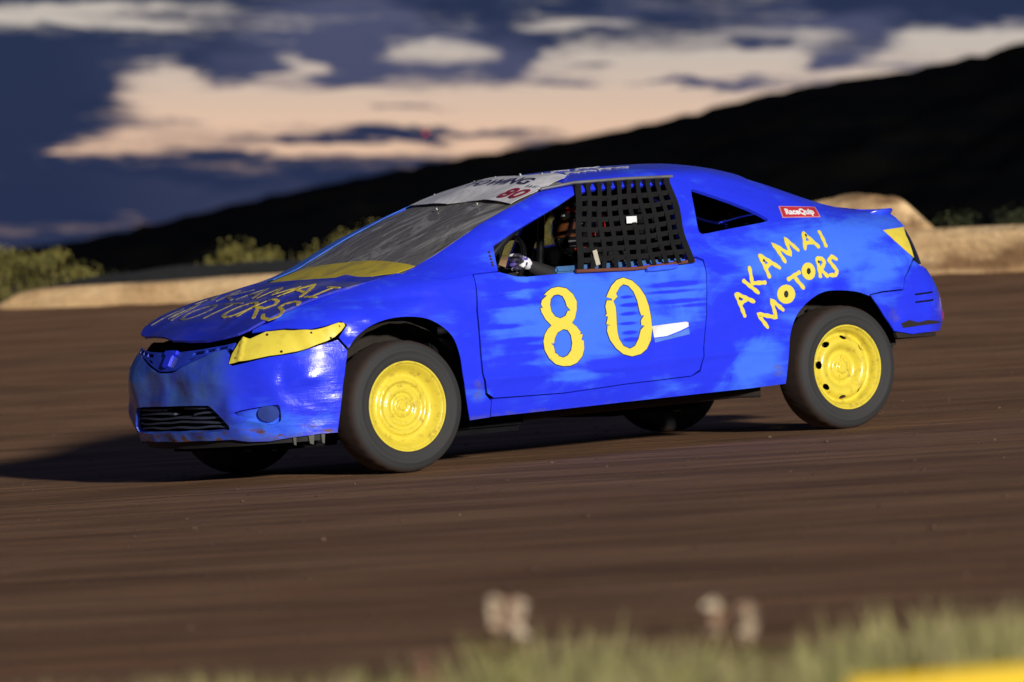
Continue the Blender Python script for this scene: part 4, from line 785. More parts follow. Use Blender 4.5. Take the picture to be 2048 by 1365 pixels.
mesh('net_bar', *tube([BLc + np.array([-.03, -.01, -.006]), (BLc + BRc)/2 + np.array([0, -.008, -.018]), BRc + np.array([.035, -.012, -.004])], .009, 8), RUST, nt_)
# loops of webbing round the top bar
# ---- wheels
def wheel_profile():
    T = [(.212, -.092), (.222, -.104), (.228, -.1055), (.231, -.1075), (.240, -.108), (.258, -.1115), (.260, -.1135), (.274, -.1130), (.276, -.1105), (.288, -.108), (.303, -.096), (.311, -.082), (.3155, -.06), (.316, 0), (.3155, .06), (.309, .085), (.288, .100), (.24, .102), (.212, .09)]
    return T
grooves = []
def make_wheel(x, side, spin):
    hub = bpy.data.objects.new('wheel', None); col.objects.link(hub); hub.parent = car; hub.location = (x, side*.755, .3155); hub.rotation_euler = (0, spin, 0)
    sc_ = side  # outside is toward side
    prof = wheel_profile()
    pr = []
    for r, d in prof: pr.append((r, d*(-side)))
    V, F = lathe(pr, 96)
    # tread blocks: push small grooves in
    V = [Vector(v) for v in V]; m = len(prof)
    for k in range(96):
        for i in (12, 13, 14):
            if (k + (i == 13)) % 3 == 0: V[k*m+i].x *= .985; V[k*m+i].z *= .985
    if side > 0: pass
    bm = bmesh.new(); bv = [bm.verts.new(v) for v in V]
    for f in F: bm.faces.new([bv[i] for i in f])
    bmesh.ops.recalc_face_normals(bm, faces=bm.faces); me = bpy.data.meshes.new('tyre'); bm.to_mesh(me); bm.free(); me.polygons.foreach_set('use_smooth', [True]*len(me.polygons)); me.set_sharp_from_angle(angle=R_(50))
    link('tyre', me, TYRE, hub)
    front = x < 1
    ps = [(.002, .062), (.026, .062), (.031, .058), (.034, .048), (.050, .047), (.060, .044), (.066, .034), (.078, .030), (.090, .034), (.104, .052), (.118, .064), (.134, .068), (.146, .064), (.158, .052), (.166, .040), (.174, .040), (.182, .050), (.188, .074), (.196, .084), (.206, .092), (.21, .093)]
    if front: ps = [(.002, .060), (.018, .060), (.022, .050), (.030, .049), (.034, .056), (.046, .055), (.052, .044), (.064, .041), (.070, .050), (.088, .053), (.098, .046), (.110, .047), (.120, .060), (.132, .061), (.140, .046), (.152, .043), (.166, .050), (.176, .060), (.188, .076), (.198, .088), (.21, .093)]
    rr = np.array([p[0] for p in ps]); dd = np.array([p[1] for p in ps])
    def disc(u, v):
        r = np.hypot(u, v); return np.stack([u, pchip(rr, dd, r)*side, v], -1)
    holes = []
    for k in range(0 if front else 8):
        a = 2*math.pi*k/8; cx, cz_ = .156*math.cos(a), .150*math.sin(a)
        holes.append([(cx + .021*math.cos(t)*-math.sin(a) + .0115*math.sin(t)*math.cos(a), cz_ + .021*math.cos(t)*math.cos(a) + .0115*math.sin(t)*math.sin(a)) for t in np.linspace(0, 6.2832, 14, endpoint=False)])
    circ = [(.203*math.cos(t), .203*math.sin(t)) for t in np.linspace(0, 6.2832, 72, endpoint=False)]
    sgn_ = 1 if side > 0 else -1
    # normal of disc map: cross(du, dv) = (1,0,0)x(0,0,1) = -y
    rim = panel('rim', disc, circ, holes, YELR, hub, h=.009, thick=.004, sgn=-sgn_, edge=.012)
    lp = [(.200, .086*side), (.2035, .093*side), (.209, .099*side), (.2145, .099*side), (.2175, .094*side), (.216, .086*side), (.211, .078*side), (.206, .02*side), (.206, -.09*side), (.202, -.09*side), (.202, .03*side)]
    V, F = lathe(lp, 72, close=True)
    mesh('rim_lip', V, F, YELR, hub)
    mesh('brake_drum', *lathe([(.0, .00), (.150, .00), (.155, -.01*side), (.155, -.06*side), (.0, -.06*side)], 40), INNER, hub)
    nuts = []
    for k in range(4):
        a = 2*math.pi*k/4 + .5; p = Vector((.044*math.cos(a), .040*side, .044*math.sin(a))); nuts.append(tube([p, p + Vector((0, .014*side, 0))], .0075, 6))
    nuts.append(tube([Vector((0, .045*side, 0)), Vector((0, .058*side, 0))], [.026, .020], 20))
    mesh('hub_nuts', *join(nuts), YELR, rim)
    return hub
for x, s_d, sp_ in ((0, -1, .3), (2.65, -1, .9), (0, 1, 0), (2.65, 1, .5)): make_wheel(x, s_d, sp_)
# ---- arches, floor, cabin
def arch_liner(x0, side, r=.395, z0=.3155):
    V = []; F = []; n = 28; a0, a1 = R_(-6), R_(188)
    for i in range(n):
        a = a0 + (a1 - a0)*i/(n-1); rr_ = r*(1 + .01*math.sin(i*2.3))
        for yy, k in ((.79, .93), (.70, 1.0), (.52, 1.0)): V.append((x0 + rr_*k*math.cos(a), side*yy, z0 + .03 + rr_*k*math.sin(a)))
    for i in range(n-1):
        for k in range(2): F.append((i*3+k, i*3+k+1, (i+1)*3+k+1, (i+1)*3+k))
    c = len(V); V.append((x0, side*.52, z0)); F += [(i*3+2, (i+1)*3+2, c) for i in range(n-1)]
    return V, F
for x0 in (0.0, 2.63):
    for s in (-1, 1): mesh('wheel_well', *arch_liner(x0, s, .395 if x0 == 0 else .385), INNER, car)
for x0 in (0.03, 2.65):
    for s in (-1, 1): mesh('strut', *tube([(x0, s*.60, .30), (x0 + .03, s*.56, .62)], .035, 12), INNER, car)
for x0 in (0, 2.65): mesh('axle', *tube([(x0, -.66, .3155), (x0, .66, .3155)], .028, 10), INNER, car)
mesh('floor_pan', *join([box((1.30, 0, .275), (1.72, 1.56, .05), bev=.015), box((-.36, 0, .27), (.60, .86, .06), bev=.015), box((2.82, 0, .42), (.85, 1.02, .08), bev=.02), box((.28, 0, .56), (.05, 1.38, .62), bev=.01), box((2.30, 0, .60), (.05, 1.40, .62), bev=.01), box((-.2, 0, .55), (.75, .95, .34), bev=.04), box((.18, 0, .80), (.22, 1.28, .10), bev=.02), box((2.62, 0, .93), (.70, 1.10, .04), bev=.01), box((3.22, 0, .70), (.08, 1.1, .5), bev=.02)]), DARK, car)
mesh('nose_shade_block', *box((-.36, 0, .19), (.40, 1.0, .08), bev=.02), DARK, car)  # added box that keeps the low light off the far front wheel
mesh('rear_shade_block', *box((1.80, .10, .215), (.60, .95, .12), bev=.03), DARK, car)  # dark block added to cover lit ground seen under the car
mesh('mid_shade_block', *box((.55, .0, .205), (.60, 1.16, .13), bev=.03), DARK, car)  # added dark block standing in for deep shade beneath the car
mesh('muffler', *box((2.92, .25, .33), (.42, .50, .16), bev=.05), DARK, car)
mesh('exhaust_pipe', *tube([(.4, -.35, .20), (1.3, -.45, .215), (2.1, -.62, .23), (2.2, -.70, .225)], .03, 12), INNER, car)
mesh('tow_bracket', *box((3.06, -.62, .415), (.10, .16, .07), bev=.02), INNER, car)
panel('chin_strip', F_low, [(-.46, .222), (-.94, .222), (A0, .222), (a2+.94, .222), (a2+.46, .222), (a2+.46, .186), (a2+.94, .178), (A0, .172), (-.94, .178), (-.46, .186)], [], BLK, fb, h=.03, thick=.008, d=-.026)
for s_, (a_, w__) in enumerate(((-.60, .018), (-.52, .03), (-.455, .018))): panel('torn_tab', F_low, [(a_, .215), (a_ + w__, .215), (a_ + w__*.8, .170), (a_ + w__*.2, .176)], [], mat('grey_scrap', (.10, .10, .09), .7), fb, h=.02, thick=.003, d=-.012)
CG = mat('cage_tube', (.012, .012, .014), .4)
cage = []
for s in (-1, 1):
    cage += [tube([(.52, s*.66, .30), (.56, s*.66, .92), (.80, s*.62, 1.10), (1.15, s*.55, 1.30), (1.78, s*.54, 1.33)], .021, 10), tube([(1.80, s*.66, .30), (1.80, s*.62, .95), (1.79, s*.54, 1.33)], .021, 10), 
             tube([(.56, s*.70, .62), (1.80, s*.72, .66)], .021, 10), tube([(.56, s*.68, .80), (1.80, s*.70, .84)], .019, 10)]
cage += [tube([(1.15, -.55, 1.30), (1.15, .55, 1.30)], .021, 10), tube([(1.79, -.54, 1.33), (1.79, .54, 1.33)], .021, 10), tube([(1.80, -.63, .84), (1.80, .63, .84)], .021, 10), tube([(1.80, -.64, .35), (1.79, .54, 1.30)], .021, 10), tube([(.56, -.66, .86), (.56, .66, .86)], .021, 10), tube([(1.16, -.12, 1.29), (.98, -.10, .90), (.95, -.10, .35)], .045, 10)]
mesh('roll_cage', *join(cage), CG, car)
seat = mesh('seat', *join([box((1.42, -.37, .42), (.50, .46, .12), bev=.04), box((1.66, -.37, .75), (.12, .48, .66), Matrix.Rotation(R_(12), 3, 'Y'), .05), box((1.72, -.37, 1.12), (.10, .30, .20), Matrix.Rotation(R_(8), 3, 'Y'), .04), box((1.64, -.60, .72), (.22, .05, .35), bev=.02), box((1.64, -.14, .72), (.22, .05, .35), bev=.02)]), DARK, car)
mesh('dashboard', *join([box((.62, 0, .84), (.30, 1.24, .14), Matrix.Rotation(R_(10), 3, 'Y'), .03), box((.48, -.37, .92), (.12, .30, .06), bev=.02)]), DARK, car)
sw = [Vector((.17*math.cos(t)*.0, .17*math.sin(t), .17*math.cos(t))) for t in np.linspace(0, 2*math.pi, 33)]
Rt = Matrix.Rotation(R_(22), 3, 'Y'); SC = Vector((.915, -.37, .93))
wheelp = [SC + Rt@p for p in sw]
mesh('steering_wheel', *join([tube(wheelp, .014, 8, False), tube([SC + Rt@Vector((0, -.16, 0)), SC + Rt@Vector((.02, 0, 0)), SC + Rt@Vector((0, .16, 0))], .012, 8), tube([SC, SC + Vector((-.35, 0, -.14))], .02, 10)]), BLKG, car)
# blue inner door lip seen through the net
mesh('inner_door_lip', *box((1.34, -.785, .910), (.80, .03, .035), bev=.01), INNB, doors[0])
for fn, sg, dd in ((near_low, 1, doors[0]), (far_low, -1, doors[1])): panel('door_card', fn, [(.46, .33), (1.74, .36), (1.78, .885), (.50, .875)], [], DARK, dd, h=.06, thick=.006, d=-.045, sgn=sg)
for yb_ in (-.46, -.28): mesh('belt', *box((1.50, yb_, .93), (.30, .05, .008), Matrix.Rotation(R_(35), 3, 'Y'), .002), mat('grey_belt', (.10, .10, .11), .8), seat)
# ================================================================= DRIVER
drv = thing('person', 'driver in black suit, black and red helmet and white-patched gloves, hands on the steering wheel', 'person', (0, 0, 0))
SUIT = mat('black_race_suit', (.012, .012, .014), .8)
S = [(1.50, -.37, .50), (1.52, -.37, .66), (1.52, -.37, .82), (1.50, -.37, .93), (1.44, -.37, 1.00),      # 0-4 pelvis..neck
     (1.50, -.55, .92), (1.26, -.60, .80), (1.02, -.545, .915), (.955, -.53, .945),                        # 5-8 near arm
     (1.50, -.19, .92), (1.26, -.15, .80), (1.02, -.20, .91), (.955, -.215, .94),                          # 9-12 far arm
     (1.30, -.47, .50), (.98, -.47, .56), (.70, -.45, .38), (1.30, -.27, .50), (.98, -.27, .56), (.70, -.29, .38)]
E_ = [(0, 1), (1, 2), (2, 3), (3, 4), (3, 5), (5, 6), (6, 7), (7, 8), (3, 9), (9, 10), (10, 11), (11, 12), (0, 13), (13, 14), (14, 15), (0, 16), (16, 17), (17, 18)]
rad = [.15, .15, .16, .13, .055, .075, .055, .040, .030, .075, .055, .040, .030, .085, .065, .045, .085, .065, .045]
bodyo = skin('body', S, E_, rad, SUIT, drv)
def hand_v(s):
    """gloved hand gripping the rim; returns skin graph. s=-1 near hand"""
    w0 = Vector((.955, -.37 + s*.160, .945)); rim = Vector((.905, -.37 + s*.155, .965))
    v = [w0 + Vector((.02, 0, -.004)), w0 + Vector((-.02, s*.010, .010)), w0 + Vector((-.050, s*.012, .016))]; e = [(0, 1), (1, 2)]; r = [.030, .036, .033]
    for i, (dz, ln) in enumerate(((.034, .95), (.012, 1.05), (-.010, 1.0), (-.031, .8))):
        k = len(v); b = v[2] + Vector((-.004, 0, dz))
        v += [b, b + Vector((-.030*ln, s*.004, .002)), b + Vector((-.044*ln, -s*.016, 0)), b + Vector((-.030*ln, -s*.032, -.002))]; e += [(2, k), (k, k+1), (k+1, k+2), (k+2, k+3)]; r += [.0125, .0115, .0105, .0095]
    k = len(v); b = v[1] + Vector((-.004, -s*.024, .022)); v += [b, b + Vector((-.028, -s*.014, .014)), b + Vector((-.048, -s*.006, .012))]; e += [(1, k), (k, k+1), (k+1, k+2)]; r += [.015, .013, .011]
    return v, e, r
def glove_fn(nt, o, c, b):
    k = smst(nt, noise(nt, V_(nt, 'MULTIPLY', o, (1, 1, 1)), 17, 1, .3), .44, .47)
    k2 = smst(nt, noise(nt, o, 26, 1), .56, .58)
    return mixc(nt, k2, mixc(nt, k, (.015, .012, .03, 1), (.80, .80, .86, 1)), (.10, .07, .34, 1))
GLV = mat('white_and_purple_glove', (.8, .8, .85), .6, fn=glove_fn)
for s in (-1, 1):
    v, e, r = hand_v(s); skin('glove', [tuple(x) for x in v], e, r, GLV, bodyo, sub=2, root=0)
# helmet
hv = []; hf = []; nu, nv = 40, 26; HC = Vector((1.385, -.375, 1.115))
def helm(u, v, k=1.0):
    x = math.cos(u)*math.cos(v); y = math.sin(u)*math.cos(v); z = math.sin(v)     # +x back
    sx = .140 if x > 0 else .142 + .030*max(0, -z)**.7*(1 if z < 0 else 0); X = Vector((x*sx, y*.118, z*(.135 if z > 0 else .150)))
    if z < -.55: X.x *= 1 - .15*(-z - .55)
    return X*k
def helm_patch(u0, u1, v0, v1, n1, n2, k, t=.004, wrap=False):
    V = []; F = []
    for kk in (k, k - t/.13):
        for i in range(n1+1):
            for j in range(n2+1): V.append(HC + helm(u0 + (u1-u0)*i/n1, v0 + (v1-v0)*j/n2, kk))
    m = (n1+1)*(n2+1); q = n2+1
    for i in range(n1):
        for j in range(n2): F += [(i*q+j, (i+1)*q+j, (i+1)*q+j+1, i*q+j+1), (m+i*q+j+1, m+(i+1)*q+j+1, m+(i+1)*q+j, m+i*q+j)]
    if not wrap:
        for i in range(n1): F += [(i*q, m+i*q, m+(i+1)*q, (i+1)*q), (i*q+n2, (i+1)*q+n2, m+(i+1)*q+n2, m+i*q+n2)]
        for j in range(n2): F += [(j, j+1, m+j+1, m+j), (n1*q+j, m+n1*q+j, m+n1*q+j+1, n1*q+j+1)]
    return V, F
hel = mesh('helmet', *helm_patch(0, 2*math.pi, R_(-68), R_(89.5), 48, 28, 1.0, wrap=True), BLKG, bodyo)
mesh('visor', *helm_patch(math.pi - 1.15, math.pi + 1.15, R_(-16), R_(20), 20, 8, 1.035), mat('amber_visor', (.10, .035, .012), .06, coat=.8), hel)
HR_ = mat('red_helmet_stripe', (.85, .05, .02), .4)
for q_ in (helm_patch(-2.75, -1.75, R_(37), R_(48), 10, 3, 1.02), helm_patch(-1.25, -.85, R_(44), R_(58), 6, 3, 1.02), helm_patch(-1.75, -1.45, R_(-18), R_(-6), 5, 3, 1.02), helm_patch(-1.1, -.8, R_(-8), R_(14), 5, 4, 1.02), helm_patch(-2.3, -1.8, R_(-48), R_(-42), 6, 2, 1.02), helm_patch(-.8, -.6, R_(20), R_(36), 5, 3, 1.02)): mesh('stripe', *q_, HR_, hel)
for q_ in (helm_patch(-2.5, -2.1, R_(-36), R_(-24), 5, 3, 1.03), helm_patch(-2.9, -2.7, R_(26), R_(30), 4, 2, 1.03)): mesh('vent', *q_, mat('grey_vent', (.25, .25, .26), .4), hel)
# ================================================================= GROUND
FH = np.array([.551, .834]); RH = np.array([.834, -.551]); C2 = np.array([CAM.x, CAM.y])
def sstep(t): t = np.clip(t, 0, 1); return t*t*(3 - 2*t)
def gz(x, y):
    x = np.asarray(x, float); y = np.asarray(y, float)
    D = (x - C2[0])*FH[0] + (y - C2[1])*FH[1]; L = (x - C2[0])*RH[0] + (y - C2[1])*RH[1]
    zb = .78 - .0317*np.clip(L, -40, 22)
    De = np.clip(45.0 - .6863*(L + 5.5), 35.5, 47.)
    z = zb*np.clip((D - 25.5)/(De - 25.5), 0, 1)**1.25
    z = np.where(D > De + 3, zb*(1 - .35*sstep((D - De - 3)/12.)), z)
    return z
def grid(name, xs_, ys_, zf, m, kind=None, frame=True):
    XX, YY = np.meshgrid(xs_, ys_, indexing='ij')
    X = C2[0] + YY*FH[0] + XX*RH[0]; Y = C2[1] + YY*FH[1] + XX*RH[1]; Z = zf(X, Y, XX, YY)
    nx, ny = XX.shape; V = np.stack([X, Y, Z], -1).reshape(-1, 3)
    F = [(i*ny+j, (i+1)*ny+j, (i+1)*ny+j+1, i*ny+j+1) for i in range(nx-1) for j in range(ny-1)]
    o = mesh(name, V, F, m, None, True, 180)
    return o
def nz(x, y, s, seed=0):
    r = np.random.default_rng(seed); t = 0
    for k in range(6):
        a = r.uniform(0, 6.28); f = s*(1.5**k); t = t + np.sin((x*math.cos(a) + y*math.sin(a))*f + r.uniform(0, 6.28))/(1.35**k)
    return t/3
def dirt_fn(nt, o, c, b):
    # coordinates along / across the track, raked lines run along it
    al = V_(nt, 'DOT_PRODUCT', o, (.675, -.738, 0)); ac = V_(nt, 'DOT_PRODUCT', o, (.738, .675, 0))
    P1 = comb(nt, M_(nt, 'MULTIPLY', al, .45), M_(nt, 'MULTIPLY', ac, 1.7), 0.)
    n1 = noise(nt, P1, 1.0, 7, .62, .15); n2 = noise(nt, comb(nt, M_(nt, 'MULTIPLY', al, .9), M_(nt, 'MULTIPLY', ac, 14.), 0.), 1.0, 4, .6)
    n3 = noise(nt, o, .8, 3)
    c = mixc(nt, smst(nt, n1, .38, .60), (.165, .084, .040, 1), (.300, .164, .083, 1))
    c = mixc(nt, smst(nt, n2, .36, .70), c, mixc(nt, .5, c, (.14, .068, .032, 1)))
    return mixc(nt, smst(nt, n3, .4, .75), c, mixc(nt, .6, c, (.26, .125, .060, 1)))
def dirt_h(nt, o):
    al = V_(nt, 'DOT_PRODUCT', o, (.675, -.738, 0)); ac = V_(nt, 'DOT_PRODUCT', o, (.738, .675, 0))
    return M_(nt, 'ADD', noise(nt, comb(nt, M_(nt, 'MULTIPLY', al, .5), M_(nt, 'MULTIPLY', ac, 4.), 0.), 1.2, 5, .6), M_(nt, 'MULTIPLY', noise(nt, o, 14, 6, .75), .22))
DIRT = mat('raked_dirt', (.1, .06, .04), .95, spec=.2, fn=dirt_fn, bump=(.8, .10, dirt_h))
xs_ = np.r_[-2500, -900, -300, -100, -50, np.arange(-30, 30.1, .5), 50, 100, 300, 900, 2500]
ys_ = np.r_[-900, -200, -50, -10, np.arange(0, 14, 1.), np.arange(14, 64, .5), np.arange(64, 100, 6), 150, 300, 700, 1500, 3000]
g = grid('ground', xs_, ys_, lambda X, Y, a, b_: gz(X, Y) + np.where((b_ > 5) & (b_ < 60), .006*nz(a*.35, b_*2.2, 2.0, 3), 0), DIRT); g['kind'] = 'structure'
r = np.random.default_rng(21); V = []; F = []
for _ in range(2600):
    D = 10 + 22*r.random()**.8; L = r.uniform(-5, 5); p = C2 + FH*D + RH*L; s_ = .003 + .009*r.random()**3; k = len(V); z0 = float(gz(*p))
    if -1.2 < p[0] < 3.8 and abs(p[1]) < .8: continue
    q = [Vector((p[0] + s_*1.3*math.cos(a), p[1] + s_*math.sin(a), z0 + s_*r.uniform(-.2, .3))) for a in (0, 1.26, 2.5, 3.8, 5.0)]
    V += [*q, Vector((p[0] + s_*.2, p[1], z0 + s_*r.uniform(.7, 1.2)))]; F += [(k+i, k+(i+1) % 5, k+5) for i in range(5)]
cl = mesh('dirt_clods', V, F, mat('loose_dirt', (.13, .075, .045), .95), None, True, 60); cl['kind'] = 'stuff'; cl['label'] = 'small loose clods scattered over the brown dirt track'; cl['category'] = 'dirt clods'
# tan earth bank along the far edge of the track
TAN = mat('tan_earth', (.42, .27, .14), .95, spec=.1, fn=lambda nt, o, c, b: mixc(nt, smst(nt, noise(nt, V_(nt, 'MULTIPLY', o, (.5, .5, 3)), 1.6, 6, .6), .40, .66), mixc(nt, smst(nt, noise(nt, V_(nt, 'MULTIPLY', o, (.25, .25, 1.6)), 1.0, 3), .5, .62), (.62, .40, .20, 1), (.26, .15, .075, 1)), (.78, .54, .29, 1)), bump=(.7, .15, lambda nt, o: noise(nt, V_(nt, 'MULTIPLY', o, (1, 1, 3)), 1.4, 6, .65)))
def bank(name, L0, L1, Dadd, hfun, m, depth=1.6, n=60, seed=1, wob=.05):
    V = []; F = []; prof = [(0, -.03), (.03, .45), (.07, .85), (.14, .98), (.5, 1.0), (.78, .85), (1.0, -.05)]
    for i in range(n+1):
        t = i/n; L = L0 + (L1-L0)*t; D = D_at(L) + Dadd; hh = hfun(L)
        for j, (a, b_) in enumerate(prof):
            q = C2 + FH*(D + a*depth + wob*math.sin(i*.7 + j*2 + seed)) + RH*L
            base = float(gz(*(C2 + FH*D + RH*L)))
            V.append((q[0], q[1], base + hh*b_*(1 + .4*wob*math.sin(i*.8 + j + seed)) if b_ > 0 else base - .25))
    m_ = len(prof)
    for i in range(n):
        for j in range(m_-1): F.append((i*m_+j, (i+1)*m_+j, (i+1)*m_+j+1, i*m_+j+1))
    return mesh(name, V, F, m, None, True, 60)
D_at = lambda L: max(35.5, 45.0 + (38.0-45.0)*(L + 5.5)/10.2)
b1 = bank('earth_bank', -5.45, 30, 0, lambda L: float(np.interp(L, [-5.5, -5.3, -5.1, -2.3, 3.0, 3.9, 4.7, 30], [.03, .15, .205, .262, .40, .42, .43, .45])), TAN, n=160); b1['kind'] = 'structure'
b2 = bank('dirt_mound', 2.0, 4.35, .7, lambda L: float(np.interp(L, [2.0, 2.5, 2.95, 3.2, 3.72, 3.95, 4.35], [.35, .58, .72, .79, .76, .50, .12])), TAN, depth=1.2, n=40, seed=4); b2['kind'] = 'structure'
BDK = mat('black_tarp', (.014, .015, .017), .8)
b3 = bank('dark_mound', -5.3, 1.0, 1.9, lambda L: float(np.interp(L, [-5.3, -4.5, -3.5, -2.2, -1.0, 1.0], [.20, .32, .40, .40, .36, .3])), mat('dark_soil', (.014, .015, .016), .9), depth=1.5, n=40, seed=2); b3['kind'] = 'structure'
# bushes and grass behind the bank
def leaves(n, fn, size, rngs, up=.3):
    V = []; F = []
    for _ in range(n):
        c, nn = fn(); s = size*(.6 + .8*rngs.random()); a = Vector(rngs.normal(size=3)).normalized(); a.z = abs(a.z)*up + a.z*(1-up)
        b = a.cross(Vector(rngs.normal(size=3))).normalized(); k = len(V)
        V += [c - a*s, c + b*s*.45, c + a*s, c - b*s*.45]; F.append((k, k+1, k+2, k+3))
    return V, F
def leafmat(name, c1, c2):
    return mat(name, c1, .7, spec=.15, fn=lambda nt, o, c, b: mixc(nt, smst(nt, noise(nt, o, 3.5, 4, .7), .35, .65), (*c1, 1), (*c2, 1)))
LF = [leafmat('olive_leaves', (.24, .205, .055), (.10, .095, .03)), leafmat('dull_green_leaves', (.060, .066, .026), (.032, .038, .018)), leafmat('dark_leaves', (.020, .026, .014), (.012, .015, .010))]
BARK = mat('brown_stems', (.06, .04, .025), .9)
def bush(L, D, wd, ht, mi, label, n=1500, seed=0):
    r = np.random.default_rng(seed + 50); p = C2 + FH*D + RH*L; z0 = float(gz(*p)) - .04
    t = thing('bush', label, 'bush', (p[0], p[1], z0), 'bushes growing beyond the bank of the track')
    lob = [(r.uniform(-.46, .46)*wd, r.uniform(-.3, .3)*wd, ht*r.uniform(.2, .74), r.uniform(.12, .30)) for _ in range(20)]
    def f():
        l = lob[r.integers(len(lob))]; v = r.normal(size=3); v /= np.linalg.norm(v); q = min(abs(r.normal())*.52, .86)
        c = Vector((l[0] + v[0]*l[3]*wd*q*.8, l[1] + v[1]*l[3]*wd*q*.8, max(.02, l[2] + v[2]*l[3]*ht*1.05*q))); return c, v
    mesh('foliage', *leaves(n, f, .022, r), LF[mi], t, smooth=False)
    mesh('stem', *join([tube([(0, 0, 0), (l[0]*.4, l[1]*.4, l[2]*.6), (l[0], l[1], l[2])], [.03, .02, .008], 6) for l in lob[:7]]), BARK, t)
bl_ = [(-5.75, 48, 2.2, .85, 0, 'yellow-green bush at the left end of the tan bank'), (-4.6, 50, 2.2, .52, 2, 'dull dark green bush above the dark mound, right of the yellow-green one'), (-3.4, 51, 2.2, .60, 2, 'near-black bush behind the middle of the dark mound'),
       (-2.45, 49, 1.9, .98, 0, 'olive bush just left of the blue car windscreen, beyond the bank'), (-1.2, 49.5, 2.0, 1.05, 0, 'olive bush partly hidden by the windscreen of the blue car'), (.3, 49, 2.0, 1.15, 0, 'olive bush seen through the open side windows of the car'),
       (1.9, 48, 1.8, .9, 1, 'dull green bush hidden mostly behind the roof of the car'), (5.0, 43, 1.7, .78, 1, 'green bush right of the tan dirt mound at the right edge'), (5.9, 46, 1.8, .95, 2, 'dark green bush beyond the right edge of the mound'), (3.0, 47, 1.8, .7, 2, 'dark bush behind the tan dirt mound')]
for i, (L, D, wd, ht, mi, lb) in enumerate(bl_): bush(L, D, wd, ht, mi, lb, 9500, i)
# low scrub filling the strip beyond the bank
r = np.random.default_rng(5); V = []; F = []
for _ in range(26000):
    L = r.uniform(-14, 14); D = D_at(L) + 2.0 + r.random()**.8*16; p = C2 + FH*D + RH*L; z0 = float(gz(*p)); k = len(V); hgt = r.uniform(.10, .42)*(1 + .3*math.sin(L*2)); a = r.uniform(0, 6.28); wv = .02
    V += [(p[0] - wv*math.cos(a), p[1] - wv*math.sin(a), z0 - .03), (p[0] + wv*math.cos(a), p[1] + wv*math.sin(a), z0 - .03), (p[0] + r.uniform(-.08, .08), p[1] + r.uniform(-.08, .08), z0 + hgt)]; F.append((k, k+1, k+2))
sg = mesh('scrub_grass', V, F, leafmat('dry_grass', (.15, .125, .040), (.060, .055, .022)), None, False)
sg['kind'] = 'stuff'; sg['label'] = 'low yellow-green scrub grass beyond the tan bank'; sg['category'] = 'grass'
# hill
HP = [(20, .55), (24, .74), (26.627, .887), (27.437, .919), (28.016, .994), (28.953, 1.139), (29.887, 1.299), (31.631, 1.545), (33.095, 1.721), (34.152, 1.817), (35.911, 2.044), (36.91, 2.23), (37.813, 2.347), (38.413, 2.404), (39.01, 2.434), (39.454, 2.509), (40.051, 2.578), (40.645, 2.715), (43, 3.1), (48, 3.5), (60, 3.6), (75, 2.6), (90, .6)]
HP = [(8, -.05), (14, .25)] + HP
V = []; F = []; azs = np.linspace(8, 90, 420); rows = 22; Dr = 1500.
for a in azs:
    e = math.tan(R_(float(pchip([p[0] for p in HP], [p[1] for p in HP], np.array([a]))[0])))*Dr + CAM.z
    for j in range(rows):
        t = j/(rows-1); D = 350 + (Dr - 350)*t; ar = R_(a)
        z = e*t**1.35 + (nz(np.array(a*2.), np.array(t*9.), 2.3, 8)*3.0*math.sin(math.pi*t) if 0 < j < rows-1 else 0) + (nz(np.array(a*7.), np.array(0.), 1.7, 4)*.8 if j == rows-1 else 0)
        V.append((CAM.x + D*math.sin(ar), CAM.y + D*math.cos(ar), z if j else -2))
    V.append((CAM.x + (Dr+500)*math.sin(ar), CAM.y + (Dr+500)*math.cos(ar), -5))
q = rows + 1
for i in range(len(azs)-1):
    for j in range(q-1): F.append((i*q+j, (i+1)*q+j, (i+1)*q+j+1, i*q+j+1))
hill = mesh('hill', V, F, mat('dark_hillside', (.006, .007, .008), 1., spec=0., fn=lambda nt, o, c, b: mixc(nt, smst(nt, noise(nt, o, .02, 5, .6), .4, .65), (.0035, .004, .006, 1), (.007, .007, .006, 1))), None, True, 180); hill['kind'] = 'structure'
# small aircraft with a red lamp, far off over the hill
ac = thing('aircraft', 'tiny distant aircraft with a glowing red lamp against the peach sky', 'aircraft', (0, 0, 0))
azr, elr, DD = R_(32.475), R_(2.098), 1300.
ac.location = (CAM.x + DD*math.sin(azr)*math.cos(elr), CAM.y + DD*math.cos(azr)*math.cos(elr), CAM.z + DD*math.sin(elr)); ac.rotation_euler = (0, 0, R_(-33))
GRYM = mat('grey_aircraft_skin', (.10, .10, .12), .5)
fu = mesh('fuselage', *tube([(-4.5, 0, .3), (-3.6, 0, 0), (-1, 0, .05), (1.5, 0, .05), (2.8, 0, -.05), (3.3, 0, -.1)], [.12, .35, .65, .65, .45, .15], 12), GRYM, ac)
mesh('wing', *box((.6, 0, .55), (1.3, 10.5, .14), bev=.05), GRYM, ac); mesh('tailplane', *join([box((-4.1, 0, .45), (.8, 3.2, .08), bev=.03), box((-4.2, 0, 1.0), (.9, .1, 1.3), bev=.03)]), GRYM, ac)
mesh('red_lamp', *tube([(.2, 0, -.5), (.2, 0, -.9)], .4, 12), mat('lit_red_lamp', (.5, .02, .02), .4, emit=((1, .05, .04), 3.)), fu)
